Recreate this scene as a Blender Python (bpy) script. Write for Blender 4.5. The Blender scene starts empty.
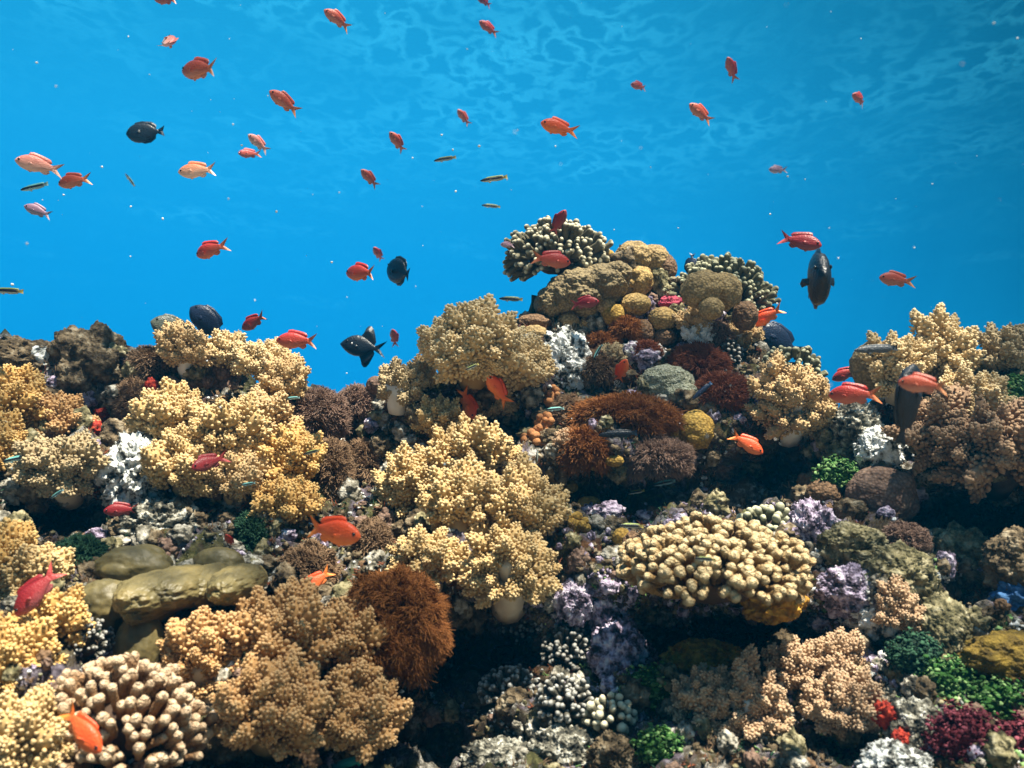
import bpy, math, random
import numpy as np
from mathutils import Vector, Matrix
from mathutils.bvhtree import BVHTree

SC = bpy.context.scene
COL = SC.collection

# ------------------------------------------------------------------ camera
F_PX = 887.0
PITCH = math.radians(4.0)
cam_d = bpy.data.cameras.new("camera")
cam_d.sensor_width = 36.0
cam_d.lens = 36.0 * F_PX / 1024.0
cam_d.clip_start = 0.02
cam_d.clip_end = 400.0
cam = bpy.data.objects.new("camera", cam_d)
COL.objects.link(cam)
cam.location = (0, 0, 0)
cam.rotation_euler = (math.radians(90) + PITCH, 0, 0)
SC.camera = cam
cam_d.dof.use_dof = True
cam_d.dof.focus_distance = 1.75
cam_d.dof.aperture_fstop = 5.6

# ------------------------------------------------------------------ light
SUN_ELEV, SUN_AZ = 71.0, 128.0       # degrees; azimuth clockwise from +Y (from the right, a little to the camera's side)
EXPOSURE = 1.5
SUN_STRENGTH = 5.0
w = bpy.data.worlds.new("World")
SC.world = w
w.use_nodes = True
nt = w.node_tree
nt.nodes.clear()
N = nt.nodes.new
L = nt.links.new
out = N("ShaderNodeOutputWorld")
sky = N("ShaderNodeTexSky")
sky.sky_type = 'NISHITA'
sky.sun_disc = False
sky.sun_elevation = math.radians(SUN_ELEV)
sky.sun_rotation = math.radians(SUN_AZ)
bg_sky = N("ShaderNodeBackground")
bg_sky.inputs[1].default_value = 0.10
tint = N("ShaderNodeMix"); tint.data_type = 'RGBA'; tint.blend_type = 'MULTIPLY'
tint.inputs[0].default_value = 1.0
L(sky.outputs[0], tint.inputs[6])
tint.inputs[7].default_value = (0.62, 0.95, 1.0, 1)
L(tint.outputs[2], bg_sky.inputs[0])
# the lit water column round the reef: blue towards the open sea beyond the reef, dark towards the deep behind the diver
tc = N("ShaderNodeTexCoord")
sep = N("ShaderNodeSeparateXYZ")
L(tc.outputs["Generated"], sep.inputs[0])
ramp = N("ShaderNodeValToRGB")
mr = N("ShaderNodeMapRange")
mr.inputs[1].default_value = -1.0
mr.inputs[2].default_value = 1.0
L(sep.outputs[2], mr.inputs[0])
L(mr.outputs[0], ramp.inputs[0])
cr = ramp.color_ramp
def stop(p, c, new=True):
    e = cr.elements.new(p) if new else cr.elements[0]
    e.position = p; e.color = (*c, 1)
cr.elements.remove(cr.elements[1])
stop(0.0, (0.0005, 0.004, 0.012), False)
stop(0.28, (0.001, 0.06, 0.18))
stop(0.38, (0.002, 0.22, 0.56))
stop(0.46, (0.003, 0.31, 0.75))
stop(0.54, (0.003, 0.32, 0.77))
stop(0.60, (0.005, 0.345, 0.79))
stop(0.66, (0.010, 0.375, 0.79))
stop(0.72, (0.012, 0.36, 0.72))
stop(0.80, (0.02, 0.42, 0.82))
az = N("ShaderNodeVectorMath"); az.operation = 'DOT_PRODUCT'
L(tc.outputs["Generated"], az.inputs[0])
az.inputs[1].default_value = Vector((-0.42, 1.0, 0.0)).normalized()
azr = N("ShaderNodeMapRange")
azr.interpolation_type = 'SMOOTHSTEP'
azr.inputs[1].default_value = 0.30
azr.inputs[2].default_value = 1.0
azr.inputs[3].default_value = 0.014
azr.inputs[4].default_value = 0.375
L(az.outputs["Value"], azr.inputs[0])
bg_w = N("ShaderNodeBackground")
L(ramp.outputs[0], bg_w.inputs[0])
L(azr.outputs[0], bg_w.inputs[1])
# the sky is seen only straight up, through the round window of the surface
win = N("ShaderNodeMapRange")
win.interpolation_type = 'SMOOTHSTEP'
win.inputs[1].default_value = 0.60
win.inputs[2].default_value = 0.85
L(sep.outputs[2], win.inputs[0])
mix = N("ShaderNodeMixShader")
L(win.outputs[0], mix.inputs[0])
L(bg_w.outputs[0], mix.inputs[1])
L(bg_sky.outputs[0], mix.inputs[2])
L(mix.outputs[0], out.inputs[0])

sun_d = bpy.data.lights.new("sun", 'SUN')
sun_d.energy = SUN_STRENGTH
sun_d.angle = math.radians(0.6)
sun_d.color = (1.0, 0.91, 0.75)
sun = bpy.data.objects.new("sun", sun_d)
COL.objects.link(sun)
_e, _a = math.radians(SUN_ELEV), math.radians(SUN_AZ)
to_sun = Vector((math.sin(_a) * math.cos(_e), math.cos(_a) * math.cos(_e), math.sin(_e)))
sun.rotation_euler = (-to_sun).to_track_quat('-Z', 'Y').to_euler()
sun.location = to_sun * 8

vs = SC.view_settings
vs.view_transform = 'Standard'
vs.look = 'None'
vs.exposure = EXPOSURE
vs.gamma = 1.0
vs.use_curve_mapping = False
SC.cycles.use_denoising = True
SC.cycles.max_bounces = 6
SC.cycles.diffuse_bounces = 3
SC.cycles.glossy_bounces = 2
SC.cycles.transmission_bounces = 2
SC.cycles.transparent_max_bounces = 8
SC.cycles.volume_bounces = 0
SC.cycles.sample_clamp_indirect = 4.0

# ------------------------------------------------------------------ numpy helpers
def rng(seed):
    return np.random.default_rng(seed)

_P = rng(7).permutation(256)
_P = np.concatenate([_P, _P, _P])
_G = rng(8).normal(size=(256, 3))
_G /= np.linalg.norm(_G, axis=1)[:, None]

def noise3(p):
    p = np.asarray(p, dtype=np.float64)
    i = np.floor(p).astype(np.int64)
    f = p - i
    u = f * f * f * (f * (f * 6 - 15) + 10)
    i &= 255
    res = 0
    for dx in (0, 1):
        wx = u[:, 0] if dx else 1 - u[:, 0]
        for dy in (0, 1):
            wy = u[:, 1] if dy else 1 - u[:, 1]
            for dz in (0, 1):
                wz = u[:, 2] if dz else 1 - u[:, 2]
                h = _P[_P[_P[(i[:, 0] + dx) & 255] + ((i[:, 1] + dy) & 255)] + ((i[:, 2] + dz) & 255)]
                g = _G[h]
                d = f - np.array([dx, dy, dz])
                res = res + wx * wy * wz * (g * d).sum(1)
    return res

def fbm(p, octv=4, gain=0.5):
    p = np.asarray(p, float)
    a, s, r = 1.0, 1.0, 0
    for k in range(octv):
        r = r + a * noise3(p * s + k * 17.3)
        a *= gain; s *= 2.03
    return r

def unit(v):
    v = np.asarray(v, float)
    return v / (np.linalg.norm(v, axis=-1, keepdims=True) + 1e-12)

def basis(d):
    """rows of orthonormal frames (x, y, d) for unit vectors d (N,3)"""
    d = unit(d)
    h = np.where(np.abs(d[:, 2:3]) < 0.9, np.array([[0., 0., 1.]]), np.array([[1., 0., 0.]]))
    x = unit(np.cross(h, d))
    y = np.cross(d, x)
    return x, y, d

import bmesh
_ico = {}
def ico(level):
    if level not in _ico:
        bm = bmesh.new()
        bmesh.ops.create_icosphere(bm, subdivisions=level, radius=1.0)
        bm.verts.ensure_lookup_table()
        v = np.array([q.co[:] for q in bm.verts])
        f = np.array([[q.index for q in t.verts] for t in bm.faces])
        bm.free()
        _ico[level] = (v, f)
    return _ico[level]

class Bag:
    """collects triangles, with a few per-vertex values, for one mesh"""
    def __init__(self):
        self.v, self.f, self.t, self.m, self.n = [], [], [], [], 0
    def add(self, v, f, tip=0.0, mi=0):
        v = np.asarray(v, float); f = np.asarray(f, np.int64)
        self.v.append(v); self.f.append(f + self.n)
        self.t.append(np.broadcast_to(np.asarray(tip, float), (len(v),)).copy())
        self.m.append(np.full(len(f), mi, np.int32))
        self.n += len(v)
    def spread(self, v, f, pos, scale, tip=0.0, rot=None):
        """copies of a small shape: pos (N,3), scale (N,) or (N,3), rot (N,3,3) with rows as axes"""
        N_, k = len(pos), len(v)
        if N_ == 0: return
        scale = np.asarray(scale, float)
        if scale.ndim == 1: scale = scale[:, None]
        V = v[None] * scale[:, None, :]
        if rot is not None:
            V = np.einsum('nki,nij->nkj', V, rot)
        V = V + np.asarray(pos)[:, None, :]
        Fc = f[None] + (np.arange(N_) * k)[:, None, None]
        tip = np.asarray(tip, float)
        if tip.ndim == 1 and len(tip) == N_:
            tip = np.repeat(tip, k)
        elif tip.ndim == 2:
            tip = tip.reshape(-1)
        self.add(V.reshape(-1, 3), Fc.reshape(-1, 3), tip)
    def build(self, name, mats, parent=None, smooth=True, loc=None):
        v = np.concatenate(self.v); f = np.concatenate(self.f)
        t = np.concatenate(self.t); mi = np.concatenate(self.m)
        me = bpy.data.meshes.new(name)
        me.vertices.add(len(v))
        me.vertices.foreach_set('co', v.astype(np.float32).ravel())
        me.loops.add(len(f) * 3)
        me.loops.foreach_set('vertex_index', f.astype(np.int32).ravel())
        me.polygons.add(len(f))
        me.polygons.foreach_set('loop_start', (np.arange(len(f)) * 3).astype(np.int32))
        me.polygons.foreach_set('material_index', mi)
        me.polygons.foreach_set('use_smooth', np.full(len(f), smooth))
        a = me.attributes.new('tip', 'FLOAT', 'POINT')
        a.data.foreach_set('value', t.astype(np.float32))
        me.update(calc_edges=True)
        me.validate()
        for m in (mats if isinstance(mats, (list, tuple)) else [mats]):
            me.materials.append(m)
        o = bpy.data.objects.new(name, me)
        COL.objects.link(o)
        if parent: o.parent = parent
        if loc is not None: o.location = loc
        return o

def grid_faces(nr, nc, wrap=False):
    r = np.arange(nr - 1)[:, None]
    c = np.arange(nc if wrap else nc - 1)[None]
    a = r * nc + c; b = r * nc + (c + 1) % nc
    d = (r + 1) * nc + c; e = (r + 1) * nc + (c + 1) % nc
    return np.stack([np.stack([a, b, e], -1), np.stack([a, e, d], -1)], 2).reshape(-1, 3)

def tube(pts, rad, sides=7, cap=True):
    """tapered tube along pts"""
    pts = np.asarray(pts, float); rad = np.asarray(rad, float)
    tang = unit(np.gradient(pts, axis=0))
    x, y, _ = basis(tang)
    for i in range(1, len(pts)):                       # keep the frame from twisting
        xi = x[i - 1] - tang[i] * (x[i - 1] @ tang[i]); x[i] = xi / (np.linalg.norm(xi) + 1e-9)
        y[i] = np.cross(tang[i], x[i])
    a = np.arange(sides) / sides * 2 * np.pi
    v = pts[:, None] + rad[:, None, None] * (np.cos(a)[None, :, None] * x[:, None] + np.sin(a)[None, :, None] * y[:, None])
    v = v.reshape(-1, 3)
    f = grid_faces(len(pts), sides, True)
    if cap:
        n = len(v)
        v = np.vstack([v, pts[:1], pts[-1:]])
        k = np.arange(sides); k2 = (k + 1) % sides
        top = (len(pts) - 1) * sides
        f = np.vstack([f, np.stack([np.full(sides, n), k2, k], 1), np.stack([np.full(sides, n + 1), top + k, top + k2], 1)])
    return v, f

def tag(o, label=None, cat=None, group=None, kind=None):
    if label: o['label'] = label
    if cat: o['category'] = cat
    if group: o['group'] = group
    if kind: o['kind'] = kind
    return o

def empty(name, loc):
    o = bpy.data.objects.new(name, None)
    o.empty_display_size = 0.02
    o.location = loc
    COL.objects.link(o)
    return o

# ------------------------------------------------------------------ materials
def new_mat(name):
    m = bpy.data.materials.new(name)
    m.use_nodes = True
    nt = m.node_tree
    b = nt.nodes["Principled BSDF"]
    return m, nt, b

def flesh(name, cols, scale=60.0, tip=None, rough=0.75, bump=0.4, bscale=350.0, spec=0.15, pos=None, voro=False, detail=4.0, bdist=0.002, vcol=0.0):
    """colour mottled between cols by object-space noise, optional paler growing tips, fine bump"""
    m, nt, b = new_mat(name)
    N, L = nt.nodes.new, nt.links.new
    tc = N("ShaderNodeTexCoord")
    n = N("ShaderNodeTexNoise"); n.inputs["Scale"].default_value = scale; n.inputs["Detail"].default_value = detail
    n.inputs["Roughness"].default_value = 0.6
    L(tc.outputs["Object"], n.inputs["Vector"])
    r = N("ShaderNodeValToRGB")
    el = r.color_ramp.elements
    k = len(cols)
    ps = pos or [0.34 + 0.32 * i / max(1, k - 1) for i in range(k)]
    el[0].position, el[0].color = ps[0], (*cols[0], 1)
    el[1].position, el[1].color = ps[-1], (*cols[-1], 1)
    for p, c in list(zip(ps, cols))[1:-1]:
        e = el.new(p); e.color = (*c, 1)
    L(n.outputs["Fac"], r.inputs[0])
    colr = r.outputs[0]
    if tip is not None:
        at = N("ShaderNodeAttribute"); at.attribute_name = 'tip'
        mx = N("ShaderNodeMix"); mx.data_type = 'RGBA'
        L(at.outputs["Fac"], mx.inputs[0]); L(colr, mx.inputs[6]); mx.inputs[7].default_value = (*tip, 1)
        colr = mx.outputs[2]
    if vcol:                                             # each polyp has a paler mouth and a darker rim
        vt = N("ShaderNodeTexVoronoi"); vt.inputs["Scale"].default_value = bscale; L(tc.outputs["Object"], vt.inputs["Vector"])
        vm = N("ShaderNodeMapRange"); vm.inputs[1].default_value = .15; vm.inputs[2].default_value = .75; vm.inputs[3].default_value = 1.15; vm.inputs[4].default_value = 1 - vcol
        L(vt.outputs["Distance"], vm.inputs[0])
        vx = N("ShaderNodeVectorMath"); vx.operation = 'SCALE'; L(colr, vx.inputs[0]); L(vm.outputs[0], vx.inputs["Scale"])
        colr = vx.outputs[0]
    L(colr, b.inputs["Base Color"])
    b.inputs["Roughness"].default_value = rough
    b.inputs["Specular IOR Level"].default_value = spec
    if bump:
        bp = N("ShaderNodeBump"); bp.inputs["Strength"].default_value = bump; bp.inputs["Distance"].default_value = bdist
        if voro:
            t = N("ShaderNodeTexVoronoi"); t.inputs["Scale"].default_value = bscale
            L(tc.outputs["Object"], t.inputs["Vector"]); L(t.outputs["Distance"], bp.inputs["Height"])
        else:
            t = N("ShaderNodeTexNoise"); t.inputs["Scale"].default_value = bscale; t.inputs["Detail"].default_value = 3
            L(tc.outputs["Object"], t.inputs["Vector"]); L(t.outputs["Fac"], bp.inputs["Height"])
        L(bp.outputs[0], b.inputs["Normal"])
    return m

MAT = {}
MAT['cream'] = flesh('cream_polyps', [(.34, .23, .10), (.52, .37, .18)], 40, tip=(.76, .63, .39), bump=.3)
MAT['yellow'] = flesh('yellow_polyps', [(.30, .19, .07), (.47, .32, .135)], 40, tip=(.70, .545, .30), bump=.3)
MAT['gold'] = flesh('gold_polyps', [(.33, .18, .05), (.52, .31, .095)], 40, tip=(.72, .52, .23), bump=.3)
MAT['tan'] = flesh('tan_polyps', [(.34, .22, .10), (.48, .33, .16)], 40, tip=(.58, .44, .25), bump=.3)
MAT['amber'] = flesh('amber_polyps', [(.30, .155, .055), (.44, .25, .095)], 40, tip=(.64, .43, .22), bump=.3)
MAT['greyt'] = flesh('grey_polyps', [(.27, .20, .11), (.38, .29, .16)], 40, tip=(.44, .36, .22), bump=.3)
MAT['pink'] = flesh('pinkish_polyps', [(.26, .155, .085), (.38, .25, .145)], 40, tip=(.60, .45, .30), bump=.3)
MAT['ice'] = flesh('white_polyps', [(.55, .56, .55), (.72, .72, .70)], 60, tip=(.80, .80, .78), bump=.3)
MAT['stalk'] = flesh('pale_stalk', [(.52, .42, .30), (.68, .58, .42)], 25, bump=.15, bscale=120, rough=.55, spec=.3)
MAT['stalk_w'] = flesh('white_stalk', [(.66, .62, .56), (.78, .75, .70)], 25, bump=.15, bscale=120, rough=.5, spec=.3)
MAT['stalk_d'] = flesh('tan_stalk', [(.30, .19, .08), (.42, .29, .14)], 25, bump=.2, bscale=120, rough=.6, spec=.2)
MAT['dome_grey'] = flesh('grey_brown_leather', [(.20, .155, .085), (.29, .225, .12)], 30, bump=.9, bscale=210, voro=True, vcol=.45)
MAT['dome_tan'] = flesh('tan_leather', [(.30, .215, .10), (.42, .30, .14)], 30, bump=.9, bscale=210, voro=True, vcol=.45)
MAT['dome_gold'] = flesh('gold_leather', [(.33, .22, .085), (.48, .335, .13)], 30, bump=.9, bscale=210, voro=True, vcol=.45)
MAT['dome_must'] = flesh('mustard_leather', [(.30, .18, .035), (.44, .29, .07)], 40, bump=.9, bscale=210, voro=True, vcol=.45)
MAT['dome_brown'] = flesh('brown_leather', [(.14, .085, .045), (.23, .14, .08)], 40, bump=1.0, bscale=200, voro=True, vcol=.45)
MAT['dome_olive'] = flesh('olive_leather', [(.075, .062, .026), (.135, .11, .045), (.20, .155, .06)], 22, bump=.5, bscale=150, rough=.5, spec=.35)
MAT['dome_mauve'] = flesh('mauve_brown_leather', [(.16, .10, .075), (.25, .17, .125)], 40, bump=1.0, bscale=190, voro=True, vcol=.45)
MAT['star_green'] = flesh('grey_green_polyps', [(.17, .17, .11), (.30, .31, .22), (.5, .5, .4)], 240, bump=1.0, bscale=350, voro=True)
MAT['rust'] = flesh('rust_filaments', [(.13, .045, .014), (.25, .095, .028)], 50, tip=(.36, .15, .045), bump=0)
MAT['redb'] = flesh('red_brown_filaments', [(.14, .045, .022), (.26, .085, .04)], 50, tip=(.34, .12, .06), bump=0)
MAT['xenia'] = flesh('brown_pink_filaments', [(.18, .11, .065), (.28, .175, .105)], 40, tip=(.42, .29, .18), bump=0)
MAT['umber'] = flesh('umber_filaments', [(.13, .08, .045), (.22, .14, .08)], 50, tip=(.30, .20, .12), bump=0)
MAT['dullp'] = flesh('dull_purple_filaments', [(.14, .09, .075), (.24, .15, .115)], 50, tip=(.34, .23, .17), bump=0)
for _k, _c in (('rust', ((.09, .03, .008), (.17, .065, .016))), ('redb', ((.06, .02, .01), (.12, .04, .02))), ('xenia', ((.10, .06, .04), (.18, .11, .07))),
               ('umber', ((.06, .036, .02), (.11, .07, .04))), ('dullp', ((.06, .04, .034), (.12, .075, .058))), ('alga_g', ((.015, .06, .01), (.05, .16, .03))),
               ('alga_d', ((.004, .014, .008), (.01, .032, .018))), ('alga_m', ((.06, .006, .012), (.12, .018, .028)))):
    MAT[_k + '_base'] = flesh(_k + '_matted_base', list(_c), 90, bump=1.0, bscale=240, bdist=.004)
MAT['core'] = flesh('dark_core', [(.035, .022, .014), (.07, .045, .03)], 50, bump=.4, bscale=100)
MAT['acro'] = flesh('branching_hard_coral', [(.09, .085, .055), (.16, .145, .095)], 50, tip=(.70, .66, .48), bump=.4, bscale=420)
MAT['acro_d'] = flesh('dark_branching_coral', [(.05, .048, .04), (.10, .095, .075)], 50, tip=(.46, .46, .43), bump=.4, bscale=420)
MAT['acro_g'] = flesh('green_branching_coral', [(.085, .085, .05), (.15, .15, .09)], 50, tip=(.52, .52, .36), bump=.4, bscale=420)
MAT['knob'] = flesh('knobby_hard_coral', [(.20, .12, .04), (.32, .20, .08)], 40, tip=(.72, .58, .34), bump=1.0, bscale=260, bdist=.010)  # pale tips, coloured to carry the cream highlights on the knobs
MAT['knob_p'] = flesh('pinkish_finger_coral', [(.22, .12, .055), (.34, .20, .10)], 40, tip=(.72, .56, .38), bump=1.0, bscale=260, bdist=.010)
MAT['lump_o'] = flesh('orange_brown_balls', [(.34, .15, .06), (.50, .24, .10)], 40, bump=.4, bscale=350, voro=True)
MAT['fish_red'] = None
MAT['sponge_r'] = flesh('red_sponge', [(.16, .014, .01), (.30, .03, .018), (.52, .07, .035)], 160, bump=.8, bscale=160, bdist=.004)
MAT['sponge_m'] = flesh('magenta_sponge', [(.24, .03, .06), (.42, .07, .11)], 80, bump=.8, bscale=160, bdist=.004)
MAT['sponge_y'] = flesh('yellow_sponge', [(.16, .08, .015), (.36, .19, .03), (.56, .34, .06)], 70, bump=1.0, bscale=120, voro=True, bdist=.006)
MAT['sponge_b'] = flesh('blue_sponge', [(.03, .09, .22), (.08, .2, .42)], 60, bump=.8, bscale=140, bdist=.004)
MAT['mustard'] = flesh('mustard_sponge', [(.06, .042, .012), (.15, .10, .02), (.28, .19, .035)], 60, bump=1.0, bscale=150, bdist=.008)
MAT['alga_g'] = flesh('green_alga', [(.012, .045, .01), (.04, .14, .025)], 60, tip=(.26, .42, .16), bump=.3)  # pale tip colour doubles as painted highlights on the fronds
MAT['alga_d'] = flesh('dark_green_alga', [(.008, .028, .016), (.02, .065, .035)], 60, tip=(.05, .13, .07), bump=.3)
MAT['alga_m'] = flesh('dark_red_alga', [(.05, .008, .014), (.11, .016, .026)], 60, tip=(.30, .08, .11), bump=.3)
def crusty(name, cols, pos, scale, bscale=70.0, bd=.012, rough=.85):
    return flesh(name, cols, scale, pos=pos, bump=1.0, bscale=bscale, detail=8.0, rough=rough, bdist=bd, spec=.12)
MAT['crust_w'] = crusty('white_crusted_rock', [(.02, .022, .022), (.09, .09, .08), (.44, .46, .44), (.78, .80, .79)], [.37, .43, .48, .57], 55)
MAT['crust_p'] = crusty('pale_grey_crusted_rock', [(.02, .022, .02), (.09, .085, .065), (.28, .27, .22), (.66, .66, .60)], [.38, .47, .55, .66], 75)
MAT['crust_g'] = crusty('grey_crusted_rock', [(.03, .03, .025), (.13, .12, .09), (.34, .32, .27), (.6, .58, .5)], [.36, .46, .56, .68], 60)
MAT['crust_l'] = crusty('lilac_crusted_rock', [(.03, .026, .032), (.15, .12, .17), (.40, .34, .46), (.66, .62, .68)], [.38, .46, .54, .64], 70)
MAT['crust_b'] = crusty('brown_crusted_rock', [(.025, .02, .014), (.08, .06, .035), (.17, .13, .08), (.34, .30, .22)], [.36, .46, .56, .70], 50)
MAT['crust_o'] = crusty('olive_crusted_rock', [(.03, .028, .015), (.11, .10, .05), (.24, .21, .12), (.46, .43, .3)], [.36, .46, .56, .70], 60)
# ------------------------------------------------------------------ where a point of the picture lies in the place
_cp, _sp = math.cos(PITCH), math.sin(PITCH)
RIGHT = np.array([1., 0., 0.]); FWD = np.array([0., _cp, _sp]); UP = np.array([0., -_sp, _cp])
def ray(px, py):
    px = np.asarray(px, float); py = np.asarray(py, float)
    return FWD + RIGHT * ((px - 512) / F_PX)[..., None] + UP * ((384 - py) / F_PX)[..., None]
def at(px, py, d):
    return ray(px, py) * np.asarray(d, float)[..., None]

# ------------------------------------------------------------------ the reef rock: one continuous rugged slope with hollows
RX = [-1300, -400, 0, 60, 120, 150, 250, 300, 340, 385, 430, 500, 530, 560, 600, 630, 665, 700, 750, 790, 830, 850, 885, 920, 1024, 1400, 2300]
RY = [470, 390, 352, 345, 348, 366, 378, 394, 394, 390, 384, 348, 305, 275, 262, 262, 268, 292, 322, 385, 432, 428, 392, 372, 366, 400, 470]
PYS = [200, 240, 300, 380, 450, 550, 650, 768, 900, 1000, 1150]
DS = [2.06, 2.02, 1.90, 1.74, 1.60, 1.45, 1.31, 1.15, .98, .88, .78]
HOLLOWS = [  # px, py, half width, half height, how much deeper (+) or nearer (-)
    (455, 655, 80, 42, .34), (730, 634, 95, 22, .28), (975, 515, 74, 26, .32), (60, 514, 58, 20, .28), (95, 425, 30, 22, .12),
    (225, 620, 55, 26, .16), (772, 472, 60, 30, .24), (350, 455, 34, 44, .12), (500, 425, 45, 16, .10), (640, 492, 66, 24, .18),
    (960, 600, 30, 26, .16), (250, 545, 20, 22, .08), (430, 748, 70, 34, .22), (290, 765, 70, 18, .10), (580, 395, 25, 14, .04),
    (850, 750, 40, 16, .08), (30, 700, 80, 60, -.05), (470, 560, 90, 40, -.08), (710, 560, 95, 40, -.10), (270, 690, 90, 60, -.06),
    (620, 270, 80, 60, -.04), (880, 580, 60, 40, -.06), (210, 580, 60, 26, -.05), (470, 360, 60, 40, -.04), (620, 430, 70, 36, -.05),
    (980, 440, 50, 34, -.05), (200, 440, 80, 50, -.04), (130, 490, 26, 40, .03)]
def depth(px, py):
    d = np.interp(py, PYS, DS)
    low = np.clip((py - 380) / 300, 0, 1)
    left = np.clip((420 - px) / 420, 0, 1.6); right = np.clip((px - 620) / 400, 0, 1.6)
    d = d * (1 - .15 * left * low) * (1 - .07 * right * low)
    d = d - .10 * np.clip((px - 800) / 224, 0, 1) * (1 - low) - .06 * left * (1 - low)
    for hx, hy, sx, sy, a in HOLLOWS:
        d = d + a * np.exp(-((px - hx) / sx) ** 2 - ((py - hy) / sy) ** 2)
    return d
_px = np.concatenate([np.linspace(-1300, -420, 40)[:-1], np.arange(-420, -60, 6.0), np.arange(-60, 1086, 4.0), np.arange(1086, 1446, 6.0), np.linspace(1450, 2300, 40)])
_ridge = np.interp(_px, RX, RY)
_tf = np.linspace(0, 1, 230)
PYB = 1150.0
_PXG, _TG = np.meshgrid(_px, _tf)
_PYG = PYB + (_ridge[None] - PYB) * _TG
_PXf, _PYf = _PXG.ravel(), _PYG.ravel()
front = at(_PXf, _PYf, depth(_PXf, _PYf)).reshape(len(_tf), len(_px), 3)
back = []
for s in np.linspace(0.04, 1.9, 36):                     # behind the crest the reef rounds off and falls to the sea floor
    q = front[-1].copy(); q[:, 1] += s * .55; q[:, 2] -= .9 * s ** 1.6 + .03 * s
    q[:, 2] = np.maximum(q[:, 2], -1.62); back.append(q)
under = []
for s in np.linspace(1, 0.05, 14):
    q = front[0].copy(); q[:, 1] -= s * .45; q[:, 2] -= 1.1 * s; q[:, 2] = np.maximum(q[:, 2], -1.62); under.append(q)
RG = np.concatenate([np.stack(under), front, np.stack(back)])
nr, nc = RG.shape[:2]
gu = np.gradient(RG, axis=1); gv = np.gradient(RG, axis=0)
nrm = unit(np.cross(gu, gv)).reshape(-1, 3)
V0 = RG.reshape(-1, 3)
amp = .060 * fbm(V0 * 8, 3) + .036 * fbm(V0 * 22 + 5, 3) + .010 * np.abs(fbm(V0 * 55 + 9, 3)) + .004 * fbm(V0 * 140, 2)
REEF_V = V0 + nrm * amp[:, None]
REEF_F = grid_faces(nr, nc)
BVH = BVHTree.FromPolygons([tuple(p) for p in REEF_V], [tuple(int(i) for i in f) for f in REEF_F])
FACE_ROW = (np.arange(len(REEF_F)) // 2) // (nc - 1)

def reef_material():
    m, nt, b = new_mat('reef_rock')
    N, L = nt.nodes.new, nt.links.new
    tc = N("ShaderNodeTexCoord")
    def noise(s, det=6, rough=.6, off=0):
        mp = N("ShaderNodeMapping"); mp.inputs[1].default_value = (off, off * .7, off * 1.3); L(tc.outputs["Object"], mp.inputs[0])
        n = N("ShaderNodeTexNoise"); n.inputs["Scale"].default_value = s; n.inputs["Detail"].default_value = det; n.inputs["Roughness"].default_value = rough
        L(mp.outputs[0], n.inputs["Vector"]); return n.outputs["Fac"]
    def rampn(fac, stops):
        r = N("ShaderNodeValToRGB"); e = r.color_ramp.elements
        e[0].position, e[0].color = stops[0][0], (*stops[0][1], 1)
        e[1].position, e[1].color = stops[-1][0], (*stops[-1][1], 1)
        for p, c in stops[1:-1]:
            q = e.new(p); q.color = (*c, 1)
        L(fac, r.inputs[0]); return r.outputs[0]
    def mixc(f, a, c):
        x = N("ShaderNodeMix"); x.data_type = 'RGBA'; L(f, x.inputs[0]); L(a, x.inputs[6]); L(c, x.inputs[7]); return x.outputs[2]
    def mask(f, lo, hi):
        r = N("ShaderNodeMapRange"); r.inputs[1].default_value = lo; r.inputs[2].default_value = hi; L(f, r.inputs[0]); return r.outputs[0]
    base = rampn(noise(34, 9, .68), [(.30, (.012, .01, .008)), (.44, (.04, .03, .02)), (.56, (.10, .078, .047)), (.70, (.24, .21, .14))])
    grey = rampn(noise(48, 9, .7, 3), [(.38, (.03, .03, .027)), (.49, (.13, .12, .10)), (.57, (.38, .37, .33)), (.68, (.70, .69, .65))])
    lil = rampn(noise(60, 9, .7, 6), [(.36, (.03, .025, .03)), (.49, (.12, .10, .125)), (.60, (.30, .27, .33)), (.7, (.55, .52, .57))])
    oli = rampn(noise(55, 8, .7, 9), [(.36, (.03, .035, .012)), (.50, (.08, .08, .03)), (.64, (.22, .21, .09))])
    rus = rampn(noise(55, 8, .7, 12), [(.36, (.03, .015, .01)), (.52, (.09, .045, .02)), (.66, (.20, .10, .04))])
    c = mixc(mask(noise(7, 6, .62, 2), .47, .55), base, oli)
    c = mixc(mask(noise(9, 6, .62, 4), .53, .60), c, rus)
    c = mixc(mask(noise(11, 7, .66, 8), .50, .57), c, lil)
    c = mixc(mask(noise(13, 7, .68, 11), .51, .57), c, grey)
    L(c, b.inputs["Base Color"])
    b.inputs["Roughness"].default_value = .85
    b.inputs["Specular IOR Level"].default_value = .12
    bp = N("ShaderNodeBump"); bp.inputs["Strength"].default_value = 1.0; bp.inputs["Distance"].default_value = .012
    L(noise(95, 8, .72, 1), bp.inputs["Height"]); L(bp.outputs[0], b.inputs["Normal"])
    return m
bag = Bag(); bag.add(REEF_V, REEF_F)
reef = bag.build('reef_rock', reef_material())
tag(reef, kind='structure', label='rugged rocky reef slope under the corals')

# sea floor at the foot of the reef
gx = np.concatenate([np.linspace(-14, 14, 90)])
GX, GY = np.meshgrid(gx, gx)
sv = np.stack([GX.ravel(), GY.ravel(), np.zeros(GX.size)], 1)
sv[:, 2] = -1.66 + .05 * fbm(sv * np.array([.8, .8, 1]), 3)
bag = Bag(); bag.add(sv, grid_faces(len(gx), len(gx)))
sea_floor = bag.build('sea_floor', crusty('sea_floor_sand', [(.16, .14, .10), (.30, .27, .2), (.40, .36, .28)], [.35, .5, .65], 3, bscale=20))
tag(sea_floor, kind='structure', label='dim sandy sea floor at the foot of the reef')

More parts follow.
